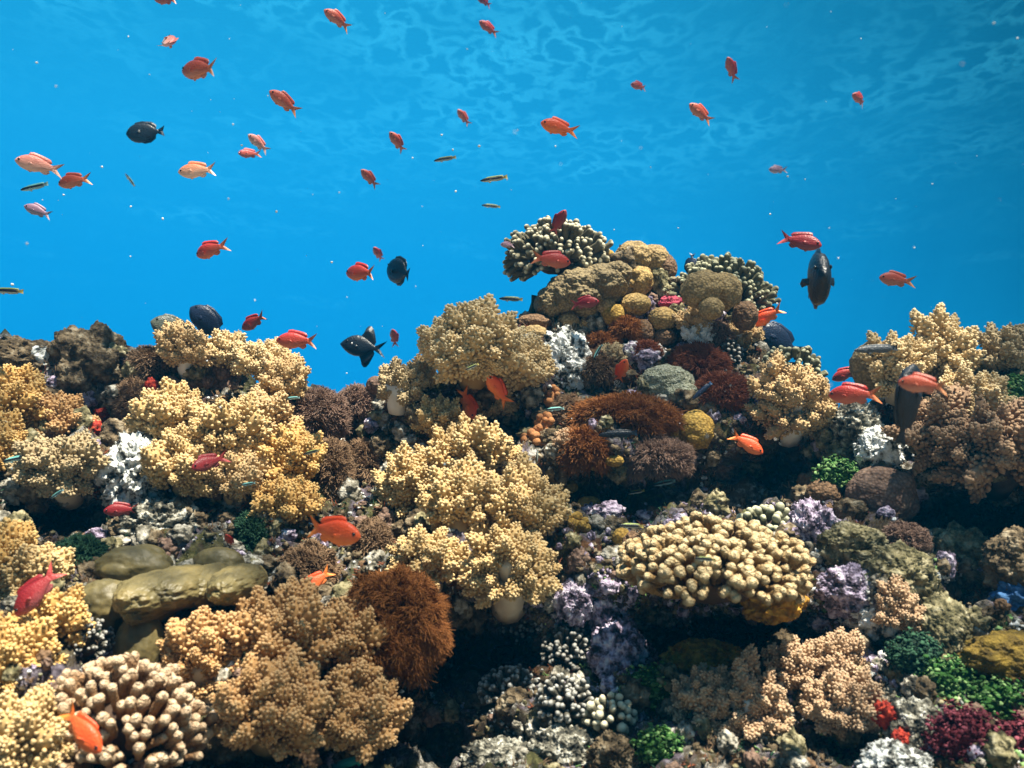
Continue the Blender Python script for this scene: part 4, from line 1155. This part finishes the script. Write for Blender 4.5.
# ---- middle foreground
FC((540, 626, 598, 684), 'acro_d', 'dark grey branching coral with pale tips below the lilac rock', n=126, length=.5, thick=2.4, seed=190, fork=.8, low=.82)
FC((478, 668, 542, 722), 'acro_d', 'dark branching coral with white tips at the left by the hollow', n=108, length=.5, thick=2.5, seed=191, fork=.8, low=.82)
FC((536, 676, 594, 736), 'acro_d', 'dark branching coral with white tips below its grey neighbour', n=108, length=.5, thick=2.7, seed=192, fork=.8, low=.82)
FC((584, 696, 636, 742), 'acro', 'stubby pale-tipped coral left of the green algae', n=46, length=.5, thick=4.0, seed=193, fork=.4)
FC((500, 606, 546, 648), 'acro_d', 'shadowed branching coral at the edge of the black hollow', n=90, length=.5, thick=2.2, seed=194, fork=.8, low=.82)
BL((556, 580, 592, 624), 'crust_l', 'pale crusted stone under the lower yellow coral', name='crusted_rock', cat='rock', seed=195, rough=.35, grain=.14, push=.4, lvl=6)
BL((588, 588, 622, 640), 'crust_l', 'lilac crusted stone left of the knobby plate', name='crusted_rock', cat='rock', seed=196, rough=.35, grain=.14, push=.3, lvl=6)
BL((590, 624, 648, 686), 'crust_l', 'whitish lilac boulder above the green algae', name='crusted_rock', cat='rock', seed=197, rough=.35, grain=.14, push=.3, lvl=6)
FC((622, 522, 804, 624), 'knob', 'wide knobby brown coral plate with cream knob tips', n=420, length=.34, thick=5.0, bulb=1.3, seed=198, flat=.75, push=.35, ry=.13, jit=.07, lenvar=.3, zmin=-.15, fork=.7, low=.74, up=.25)
BL((744, 578, 806, 622), 'sponge_y', 'pitted orange-yellow sponge on the lower rim of the knobby plate', name='yellow_sponge', cat='sponge', seed=199, rough=.35, tilt=18, push=1.2, ry=.035, lvl=6)
BL((666, 640, 744, 682), 'sponge_y', 'dim orange-brown crusted slab in the shade of the knobby plate', name='crusted_slab', cat='rock', seed=200, rough=.3, push=.5, grain=.1, lvl=6)
LE((620, 664, 678, 726), 'alga_g', 'bright green algae patch right of the pale-tipped corals', seed=201)
LE((634, 726, 684, 770), 'alga_g', 'green algae patch at the bottom edge', seed=202)
BL((462, 740, 530, 790), 'crust_p', 'pale crusted rock in the middle of the bottom edge', name='crusted_rock', cat='rock', seed=203, rough=.4, grain=.16, push=.3, lvl=6)
BL((530, 728, 596, 780), 'crust_p', 'white and olive crusted rock right of centre at the bottom edge', name='crusted_rock', cat='rock', seed=204, rough=.4, grain=.16, push=.3, lvl=6)
BL((590, 735, 640, 780), 'crust_b', 'rusty brown crusted rock at the bottom edge left of the green algae', name='crusted_rock', cat='rock', seed=205, rough=.4, grain=.16, push=.3, lvl=6)
FC((738, 506, 800, 548), 'acro_g', 'dark green stubby coral behind the knobby plate', n=60, length=.4, thick=3.6, seed=206, fork=.4)
# ---- right foreground
SCO((674, 663, 733, 740), 'pink', 'left branch of the pinkish soft coral at the lower right', fl=15, seed=210, nb=26, lvl=2, push=.7, elong=1.3, stalk='stalk_w')
SCO((711, 652, 788, 761), 'pink', 'tall pinkish soft coral with a white foot at the lower right', fl=16, seed=211, nb=28, lvl=2, push=.8, elong=1.3, stalk='stalk_w', stem=(728, 728, 756, 766), lift=.5)
SCO((764, 641, 818, 698), 'pink', 'small pinkish soft coral in the shade under the knobby plate', fl=14, seed=212, nb=26, lvl=2, push=.7, elong=1.3)
SCO((803, 630, 870, 693), 'pink', 'upper head of the pale pink soft coral right of the hollow', fl=14, seed=213, nb=26, lvl=2, push=.7, stalk='stalk_w')
SCO((795, 672, 894, 737), 'pink', 'lower head of the pale pink soft coral by the red sponges', fl=14, seed=214, nb=26, lvl=2, push=.8, elong=1.2, stalk='stalk_w')
SCO((878, 582, 916, 634), 'pink', 'small pinkish branching soft coral on the pale rubble', fl=12, seed=215, nb=22, push=.8, elong=1.2, stalk='stalk_w')
BL((846, 466, 916, 528), 'dome_mauve', 'round mauve-brown coral head below the valley', seed=216, lumps=14, lump=.35, rough=.08, push=.6, lvl=6, cat='hard coral', name='coral_head')
BL((806, 478, 842, 512), 'dome_brown', 'small reddish-brown dome left of the mauve-brown head', seed=217, rough=.12, push=.6, ridge=.05)
TU((880, 522, 930, 560), 'dullp', 'mauve velvety patch below the mauve-brown head', n=1800, blade=4, thin=1.0, seed=218)
BL((926, 526, 994, 592), 'crust_o', 'olive-brown rock ledge with a bright rim over the right hollow', name='rock_ledge', cat='rock', seed=219, rough=.35, push=.5, lvl=6, grain=.1)
BL((984, 530, 1060, 600), 'crust_b', 'brown crusted rock at the right edge beside the hollow', name='rock_ledge', cat='rock', seed=220, rough=.35, push=.5, lvl=6, grain=.1)
BL((906, 596, 972, 676), 'crust_o', 'pale brown slanted rock left of the mustard sponge', name='crusted_rock', cat='rock', seed=221, rough=.3, push=.4, lvl=6, grain=.1)
BL((820, 524, 886, 572), 'crust_o', 'olive lumpy rock right of the lilac rubble', name='crusted_rock', cat='rock', seed=222, rough=.35, push=.3, lvl=6, grain=.12, lumps=8, lump=.35)
BL((866, 548, 932, 604), 'crust_o', 'olive pitted rock above the small branching soft coral', name='crusted_rock', cat='rock', seed=223, rough=.4, push=.3, lvl=6, grain=.12, lumps=8, lump=.35)
BL((786, 500, 836, 560), 'crust_l', 'lilac crusted rubble at the right end of the knobby plate', name='crusted_rock', cat='rock', seed=224, rough=.4, push=.2, lvl=6, grain=.16)
BL((820, 566, 880, 616), 'crust_l', 'white and lilac crusted stone below the olive lumpy rock', name='crusted_rock', cat='rock', seed=225, rough=.4, push=.3, lvl=6, grain=.16)
BL((850, 596, 904, 640), 'crust_w', 'bright white rubble stone under the small branching soft coral', name='crusted_rock', cat='rock', seed=226, rough=.4, push=.3, lvl=6, grain=.18)
BL((996, 578, 1050, 616), 'sponge_b', 'blue sponge at the right edge', name='blue_sponge', cat='sponge', seed=227, rough=.5, grain=.2, push=.6)
BL((964, 634, 1060, 682), 'mustard', 'mustard-yellow lumpy sponge at the right edge', name='mustard_sponge', cat='sponge', seed=228, rough=.35, lumps=9, lump=.4, push=.4, lvl=6)
LE((884, 632, 946, 682), 'alga_d', 'dark green algae between pale rocks at the lower right', seed=229)
LE((912, 656, 984, 706), 'alga_g', 'bright green leafy algae below the slanted rock', seed=230)
LE((960, 676, 1040, 728), 'alga_g', 'green leafy algae under the mustard sponge', seed=231)
LE((814, 458, 860, 494), 'alga_g', 'bright green algae cushion in the sunlit valley', seed=232, dd=-.05)
BL((874, 702, 894, 726), 'sponge_r', 'bright red sponge by the pale pink soft coral', name='red_sponge', cat='sponge', seed=233, rough=.6, grain=.25, push=.9, dd=-.05)
BL((892, 730, 908, 750), 'sponge_r', 'lower bright red sponge near the bottom edge', name='red_sponge', cat='sponge', seed=234, rough=.6, grain=.25, push=.9, dd=-.05)
LE((926, 706, 1000, 770), 'alga_m', 'dark magenta algae in the bottom right corner', seed=235)
LE((980, 716, 1060, 780), 'alga_m', 'dark magenta algae at the right edge of the bottom corner', seed=236)
BL((884, 700, 946, 762), 'crust_p', 'pale stone between the red sponges and the magenta algae', name='crusted_rock', cat='rock', seed=237, rough=.35, push=.2, lvl=6, grain=.14)
BL((858, 744, 930, 800), 'crust_w', 'yellowish white rubble stone at the bottom edge below the red sponges', name='crusted_rock', cat='rock', seed=238, rough=.35, push=.3, lvl=6, grain=.16)
# ---- the right shoulder
SCO((868, 330, 926, 412), 'cream', 'left part of the big cream coral on the right shoulder', fl=15, seed=250, nb=26, push=.7, elong=1.3, lvl=2, stalk='stalk')
SCO((894, 319, 984, 396), 'cream', 'top of the big cream coral on the right shoulder', fl=16, seed=251, nb=28, push=.6, elong=1.35, lvl=2, stalk='stalk', lift=.6)
SCO((970, 325, 1050, 382), 'greyt', 'shaded grey-tan soft coral at the right edge of the crest', fl=15, seed=252, nb=26, push=.5, elong=1.3, lvl=2)
SCO((936, 364, 1008, 434), 'cream', 'lower right part of the big cream coral on the right shoulder', fl=15, seed=253, nb=26, push=.8, elong=1.3, lvl=2, stalk='stalk')
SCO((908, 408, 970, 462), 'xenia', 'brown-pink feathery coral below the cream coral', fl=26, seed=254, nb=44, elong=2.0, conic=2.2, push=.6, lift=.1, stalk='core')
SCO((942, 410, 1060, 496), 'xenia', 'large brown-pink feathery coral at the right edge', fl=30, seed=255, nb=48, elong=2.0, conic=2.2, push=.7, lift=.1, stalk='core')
LE((994, 374, 1050, 424), 'alga_g', 'green algae at the right edge behind the cream coral', seed=256)
BL((852, 340, 904, 398), 'dome_grey', 'smooth grey-brown hump left behind the cream coral', seed=257, rough=.12, push=.2, tilt=30)
BL((832, 402, 880, 452), 'crust_p', 'pale crusted rock in the valley below the two red fish', name='crusted_rock', cat='rock', seed=258, rough=.35, push=.2, lvl=6, grain=.14)
BL((856, 428, 902, 474), 'crust_w', 'sunlit white rock left of the dark vertical fish', name='crusted_rock', cat='rock', seed=259, rough=.35, push=.3, lvl=6, grain=.14)
BL((824, 440, 858, 476), 'crust_o', 'olive rock above the green algae cushion in the valley', name='crusted_rock', cat='rock', seed=260, rough=.35, push=.2, lvl=6, grain=.12)
# ================================================================== small growth nobody could count: crust, nodules and turf on the bare rock
def sample_reef(n, seed, region=None):
    r = rng(seed)
    P, Nn, D = [], [], []
    while len(P) < n:
        px, py = (r.uniform(-40, 1064) if r.random() < .8 else (r.uniform(-400, -40) if r.random() < .5 else r.uniform(1064, 1430))), r.uniform(240, 900)
        if region is not None and not region(px, py, r): continue
        if any(((px - hx) / sx) ** 2 + ((py - hy) / sy) ** 2 < .9 for hx, hy, sx, sy, a in HOLLOWS if a > .15) and r.random() < .85: continue   # little grows in the dark
        h = hit(px, py)
        if h is None: continue
        P.append(h[0]); D.append(h[1]); Nn.append(h[2])
    return np.array(P), np.array(Nn), np.array(D), r
def stuff(o, label):
    tag(o, label, None, None, 'stuff'); return o
def nodules(name, mat, n, seed, lo, hi, label, region=None, freq=9, cut=.0, squash=.7):
    P, Nn, D, r = sample_reef(n, seed, region)
    k = fbm(P * freq + seed, 3) > cut
    P, Nn, D = P[k], Nn[k], D[k]
    iv, if_ = ico(2)
    s = r.uniform(lo, hi, len(P)) ** 1.0 / F_PX * D
    sc = s[:, None] * r.uniform(.7, 1.3, (len(P), 3))
    b = Bag()
    jit = 1 + .28 * r.normal(size=(len(P), len(iv), 1))
    V = iv[None] * sc[:, None, :] * jit + (P + Nn * s[:, None] * .3)[:, None]
    F = (if_[None] + (np.arange(len(P)) * len(iv))[:, None, None]).reshape(-1, 3)
    b.add(V.reshape(-1, 3), F, np.repeat(r.uniform(0, 1, len(P)), len(iv)))
    stuff(b.build(name, MAT[mat]), label)
def turf(name, mat, n, seed, length, thin, label, region=None, freq=9, cut=.0, per=6):
    P, Nn, D, r = sample_reef(n, seed, region)
    k = fbm(P * freq + seed, 3) > cut
    P, Nn, D = P[k], Nn[k], D[k]
    P = np.repeat(P, per, 0); Nn = np.repeat(Nn, per, 0); D = np.repeat(D, per)
    px = D / F_PX
    P = P + r.normal(size=P.shape) * (2.2 * px)[:, None] - Nn * px[:, None]
    ax = unit(Nn + r.normal(size=P.shape) * .5 + np.array([0, 0, .35]))
    L_ = length * px * r.uniform(.5, 1.3, len(P)); wd = thin * px * r.uniform(.7, 1.3, len(P))
    x, y, _ = basis(ax)
    ss = np.array([0, .5, 1.0]); ws = np.array([1., .8, .3]); ang = np.array([0, 2.1, 4.2])
    bend = (x * r.normal(size=(len(P), 1)) + y * r.normal(size=(len(P), 1))) * .3
    cen = P[:, None] + ax[:, None] * (L_[:, None] * ss)[..., None] + bend[:, None] * (L_[:, None] * ss ** 2)[..., None]
    ring = cen[:, :, None] + (wd[:, None] * ws)[:, :, None, None] * (np.cos(ang)[None, None, :, None] * x[:, None, None] + np.sin(ang)[None, None, :, None] * y[:, None, None])
    f = grid_faces(3, 3, True)
    F = (f[None] + (np.arange(len(P)) * 9)[:, None, None]).reshape(-1, 3)
    b = Bag(); b.add(ring.reshape(-1, 3), F, np.broadcast_to(np.repeat(ss, 3)[None] * .8, (len(P), 9)).ravel())
    stuff(b.build(name, MAT[mat]), label)
def lumps(name, mat, n, seed, lo, hi, label, region=None, freq=7, cut=.0):
    P, Nn, D, r = sample_reef(n, seed, region)
    k = fbm(P * freq + seed, 3) > cut
    P, Nn, D = P[k], Nn[k], D[k]
    iv, if_ = ico(4)
    b = Bag()
    for p, nn, d_ in zip(P, Nn, D):
        s_ = r.uniform(lo, hi) * d_ / F_PX
        q = iv + r.uniform(0, 90, 3)
        rad = 1 + .55 * fbm(q * 1.7, 3) + .12 * fbm(q * 6, 2)
        b.add(iv * rad[:, None] * s_ * r.uniform(.7, 1.35, 3) + p + nn * s_ * .15, if_)
    stuff(b.build(name, MAT[mat]), label)
lumps('encrusting_brown_growth', 'crust_b', 620, 321, 5, 15, 'brown crusted growth covering the reef wall', cut=-.05)
lumps('encrusting_olive_growth', 'crust_o', 540, 322, 5, 14, 'olive crusted growth covering the reef wall', cut=-.02)
lumps('encrusting_lilac_growth', 'crust_l', 420, 323, 4, 13, 'lilac crusted growth covering the reef wall', cut=.0)
lumps('encrusting_grey_growth', 'crust_g', 620, 324, 4, 13, 'grey crusted growth covering the reef wall', cut=-.02)
lumps('encrusting_mauve_growth', 'dome_mauve', 390, 325, 4, 11, 'mauve-brown polyp mats covering the reef wall', cut=.02)
lumps('encrusting_tan_growth', 'dome_brown', 390, 326, 4, 11, 'brown polyp mats covering the reef wall', cut=.02)
nodules('white_nodules', 'crust_w', 8500, 301, .7, 2.4, 'white and grey nodules crusting the rock', cut=-.02)
nodules('lilac_nodules', 'crust_l', 2400, 302, .7, 2.4, 'lilac nodules crusting the rock', cut=.02)
nodules('olive_nodules', 'crust_o', 8500, 303, .9, 3.0, 'olive nodules crusting the rock', cut=-.02)
nodules('brown_nodules', 'crust_b', 10500, 304, 1.0, 4.0, 'brown nodules crusting the rock', cut=-.05)
nodules('pale_polyp_buttons', 'acro_g', 1800, 305, .7, 1.8, 'tiny pale green polyp buttons in the hollows', cut=.05)
nodules('green_fronds', 'alga_g', 2600, 331, 1.2, 3.4, 'bright green fronds speckling the lower right of the reef', cut=.03, region=lambda x, y, r: y > 560 and x > 820)
nodules('sunlit_lilac_rubble', 'crust_l', 1500, 333, 1.2, 4.2, 'lilac rubble bits round the knobby plate', cut=-.02, region=lambda x, y, r: 470 < y < 720 and 550 < x < 920)
nodules('sunlit_white_rubble', 'crust_w', 2600, 332, 1.2, 4.0, 'white rubble bits in the sunny lower right', cut=-.02, region=lambda x, y, r: y > 540 and x > 770)
turf('brown_turf', 'umber', 5200, 306, 6, .7, 'short brown turf algae on the rock', cut=.0)
turf('red_turf', 'redb', 2600, 307, 6, .7, 'short red-brown turf algae on the rock', cut=.04)
turf('green_turf', 'alga_d', 1500, 308, 6, .9, 'short dark green turf algae on the rock', cut=.06)
turf('bright_turf', 'alga_g', 900, 309, 5, 1.1, 'short bright green algae at the lower right', cut=.0,
     region=lambda x, y, r: y > 560 and x > 540)
turf('magenta_turf', 'alga_m', 350, 310, 5, 1.0, 'short dark red algae low on the reef', cut=.05, region=lambda x, y, r: y > 500)
# drifting specks
r = rng(400)
n = 340
D = r.uniform(.5, 4.5, n); pxs = r.uniform(-80, 1104, n); pys = r.uniform(-40, 480, n)
P = at(pxs, pys, D)
keep = np.array([(hit(a, c) is None or hit(a, c)[1] > d_ + .05) for a, c, d_ in zip(pxs, pys, D)]) & (P[:, 2] < 1.4)
P, D = P[keep], D[keep]
iv, if_ = ico(2)
b = Bag(); b.spread(iv, if_, P, (r.uniform(.3, 1.0, len(P)) ** 3 * 1.3 / F_PX * D)[:, None] * r.uniform(.7, 1.3, (len(P), 3)))
mm = flesh('drifting_specks', [(.55, .6, .6), (.8, .8, .8)], 5, bump=0)
stuff(b.build('drifting_specks', mm), 'white specks of plankton drifting in the water')

# ================================================================== the fish
PROTO = {}
bpy.context.view_layer.update()
DEPS = bpy.context.evaluated_depsgraph_get()
A = 'anthias'
def an(x, y, l, h, m, lab, **k):
    i = (x * 7 + y * 13) % 10
    k.setdefault('yaw', (-28, 18, 0, 30, -15, 8, -35, 22, 12, -20)[i]); k.setdefault('bend', (.12, -.2, .25, -.1, .12, .25, -.2, .1, -.1, .2)[i])
    k.setdefault('face', h - 90 if 90 < h % 360 < 270 else h + 90)
    fish(x, y, l, h, A, m, lab, **k)
an(200, 70, 45, 172, 'orange', 'orange-red fish with a pale side fin, largest in the upper left', bend=.10)
an(169, 44, 27, 110, 'pink', 'pale pink fish seen from behind left of the largest upper-left fish', yaw=-45, bend=.25)
an(284, 102, 32, 145, 'orange', 'orange fish slanting nose-up beside a bright speck', yaw=20, bend=.10)
an(337, 19, 28, 150, 'orange', 'orange fish nose-up near the top edge left of centre', yaw=20)
an(488, 28, 20, 150, 'red', 'small red fish close below the top edge', yaw=25)
an(484, 1, 16, 160, 'crimson', 'dull red fish cut by the top edge, above the small red one', yaw=25)
an(166, 0, 26, 172, 'red', 'red fish cut by the top edge in the upper left')
an(463, 117, 16, 130, 'orange', 'little orange fish alone in the upper middle, nose up', yaw=30)
an(397, 142, 22, 128, 'orange', 'plump orange fish heading up and left above the striped wrasses', yaw=25, bend=-.2)
an(558, 128, 36, 168, 'vivid', 'bright orange fish with a forked yellow-edged tail high above the summit', yaw=18, bend=.2)
an(639, 86, 18, 180, 'red', 'small round red fish with a yellow tail edge, upper right of centre', yaw=25)
an(731, 69, 22, 118, 'red', 'small red fish tilted nose-up, highest on the right', yaw=30)
an(700, 113, 28, 145, 'orange', 'orange fish heading up and left below the highest right one', yaw=15, bend=.1)
an(860, 99, 21, 165, 'red', 'round red fish with raised tail at the upper right', yaw=30, bend=-.25)
an(777, 170, 18, 180, 'lilac', 'faded lilac fish far off in the blue on the right', yaw=15)
an(801, 242, 36, 342, 'crimson', 'dark red fish heading down right above the face-on black fish')
an(895, 280, 34, 172, 'orange', 'orange-red fish alone in the blue right of the face-on black fish')
an(38, 165, 40, 170, 'pink', 'pinkish fish uppermost of the group at the left edge')
an(73, 181, 34, 188, 'orange', 'deep orange-red fish in the group at the left edge', bend=-.15)
an(38, 211, 26, 160, 'lilac', 'bluish lilac fish lowest of the group at the left edge', yaw=15)
an(197, 171, 38, 184, 'peach', 'glowing peach-coloured fish below the round black fish', bend=.08)
an(258, 143, 22, 140, 'pink', 'upper of two small touching fish left of centre', yaw=25, bend=.2)
an(249, 154, 18, 185, 'red', 'lower of two small touching fish left of centre', yaw=35, bend=.2)
an(369, 178, 20, 135, 'orange', 'small orange fish nose-up between the striped wrasses and the left group', yaw=30)
an(210, 250, 34, 195, 'red', 'deep red fish with raised tail above the left crest', bend=-.2)
an(361, 273, 34, 175, 'red', 'red fish with forked yellowish tail left of a black fish', bend=.1)
an(378, 254, 14, 120, 'red', 'tiny red fish directly above the forked-tail red fish', yaw=40)
an(254, 322, 30, 208, 'red', 'red fish diving left just above the left crest')
an(297, 341, 42, 178, 'red', 'elongated red fish skimming the rightmost crest soft coral')
an(394, 337, 15, 95, 'red', 'tiny red fish right of the large black fish, seen end-on', yaw=40)
an(559, 222, 26, 60, 'crimson', 'dusky red fish rising in front of the branching summit coral', yaw=20)
an(552, 260, 38, 352, 'red', 'red fish swimming right in front of the branching summit coral')
an(585, 303, 28, 5, 'crimson', 'crimson-backed grey-bellied fish in front of the grey dome', yaw=15)
an(507, 245, 13, 180, 'lilac', 'far small purple fish left of the branching summit coral', yaw=30)
an(767, 317, 30, 212, 'vivid', 'bright orange-red fish by the brown dome of the trio', bend=-.1)
an(846, 374, 28, 205, 'red', 'upper of two red fish over the right valley')
an(853, 395, 40, 181, 'red', 'lower longer red fish over the right valley')
an(922, 385, 42, 172, 'orange', 'orange-red fish right beside the dark vertical fish', d=.96)
an(747, 444, 34, 328, 'vivid', 'vivid red fish diving right in the dark below the red-brown mounds')
an(497, 389, 34, 125, 'vivid', 'bright orange fish under the yellow-cream coral, nose up', yaw=25, bend=.2)
an(468, 405, 30, 290, 'vivid', 'bright red fish facing us under the large cream coral', yaw=35)
an(622, 371, 24, 75, 'vivid', 'small bright red fish rising below the leaning white soft coral', yaw=35)
an(208, 463, 24, 200, 'crimson', 'dull red fish facing us in front of the tan thicket', yaw=50)
an(121, 510, 30, 182, 'crimson', 'dark red fish by the pale crusted rock on the left')
an(333, 532, 60, 354, 'vivid', 'large bright orange fish swimming right above the rust bush', real=.08)
an(316, 582, 36, 218, 'vivid', 'orange fish heading down left beside the rust bush')
an(81, 731, 60, 322, 'vivid', 'large orange fish in front of the pink finger coral', real=.075, yaw=15)
an(36, 592, 56, 232, 'crimson', 'large dark red fish at the left edge, heading down', real=.075)
an(229, 541, 16, 100, 'red', 'tiny red fish in the dark above the olive knob', yaw=35)
T = 'trigger'; G = 'surgeon'
fish(146, 133, 40, 183, G, 'black', 'round black fish alone in the upper left water', real=.13, bend=.1)
fish(401, 272, 34, 160, G, 'black', 'black fish turned half away in the middle of the water', real=.13, yaw=-48, bend=.15)
fish(363, 347, 46, 172, T, 'black', 'large black triggerfish with tall fins and a forked tail left of the cream coral', real=.14, bend=.15)
fish(208, 322, 46, 140, G, 'navy', 'dark fish half hidden behind the middle soft coral of the left crest', real=.14, d=2.15)
fish(173, 329, 40, 160, G, 'olive', 'olive rounded fish half hidden behind the left crest soft coral', real=.12, d=2.2, yaw=25)
fish(816, 281, 36, 185, G, 'black', 'black fish seen face-on hanging in the blue at the right', yaw=80, d=1.35)
fish(778, 340, 52, 150, G, 'navy', 'dark blue fish with raised tail behind the right edge of the mound', real=.15, d=2.25)
fish(907, 405, 84, 80, G, 'black', 'dark fish hanging upright beside the cream coral, behind an orange-red fish', face=180, roll=38, d=1.04)
fish(876, 349, 44, 184, 'wrasse', 'slate', 'slim slate-grey fish over the right shoulder', real=.12, name='slate_fish')
fish(702, 391, 26, 222, 'wrasse', 'navy', 'slim dark blue fish against the red-brown mounds', real=.08, name='dark_wrasse')
fish(618, 434, 40, 184, 'wrasse', 'black', 'slim black fish with a yellow tail tip in the shaded middle', real=.10, name='dark_wrasse')
fish(691, 264, 22, 262, G, 'navy', 'blue-finned fish mostly hidden behind the greenish finger coral', real=.10, d=2.25)
fish(247, 352, 30, 200, G, 'navy', 'dark fish peeping between two cream crest soft corals', real=.10, d=2.1)
W = 'wrasse'
def wr(x, y, l, h, lab, m='wrasse', **k): fish(x, y, l, h, W, m, lab, real=k.pop('real', .06), **k)
wr(445, 159, 23, 190, 'striped wrasse uppermost of three in the middle water')
wr(494, 179, 28, 188, 'longest striped wrasse of three in the middle water', bend=.08)
wr(491, 206, 19, 175, 'lowest and smallest striped wrasse of three in the middle water')
wr(35, 187, 30, 192, 'pale blue striped wrasse among the red group at the left edge', 'wrasse_b', bend=.08)
wr(130, 180, 13, 120, 'tiny striped wrasse below the round black fish', yaw=30)
wr(8, 291, 32, 178, 'striped wrasse cut by the left edge of the picture')
wr(511, 299, 24, 178, 'striped wrasse left of the grey dome')
wr(16, 459, 28, 192, 'pale striped wrasse in front of the left gold coral', 'wrasse_b')
wr(312, 452, 18, 195, 'striped wrasse beside the golden soft coral')
wr(293, 398, 14, 185, 'pale blue wrasse under the hanging tan crest coral', 'wrasse_b')
wr(248, 484, 15, 190, 'small pale wrasse on the shaded tan thicket', 'wrasse_b')
wr(472, 367, 15, 205, 'striped wrasse on the large cream coral')
wr(555, 409, 19, 185, 'blue striped wrasse on the orange-brown balls', 'wrasse_b')
wr(597, 352, 16, 245, 'blue-green wrasse curling beside the rust tufts', 'wrasse_b', yaw=20, bend=.25)
wr(664, 483, 24, 192, 'pale striped wrasse at the right under the dull purple mound', 'wrasse_b', bend=.08)
wr(636, 492, 18, 190, 'smaller striped wrasse left under the dull purple mound')
wr(375, 490, 14, 80, 'upright tiny wrasse left of the yellow thicket')
wr(631, 526, 26, 178, 'striped wrasse above the left end of the knobby plate')
wr(705, 559, 22, 175, 'striped wrasse over the middle of the knobby plate')
wr(537, 457, 14, 85, 'upright wrasse below the orange-brown balls')
wr(57, 494, 16, 215, 'dim blue wrasse in the left hollow', 'wrasse_b')
fish(352, 762, 44, 15, W, 'teal', 'teal-green fish with dark bands cut by the bottom edge', real=.11, name='teal_wrasse')
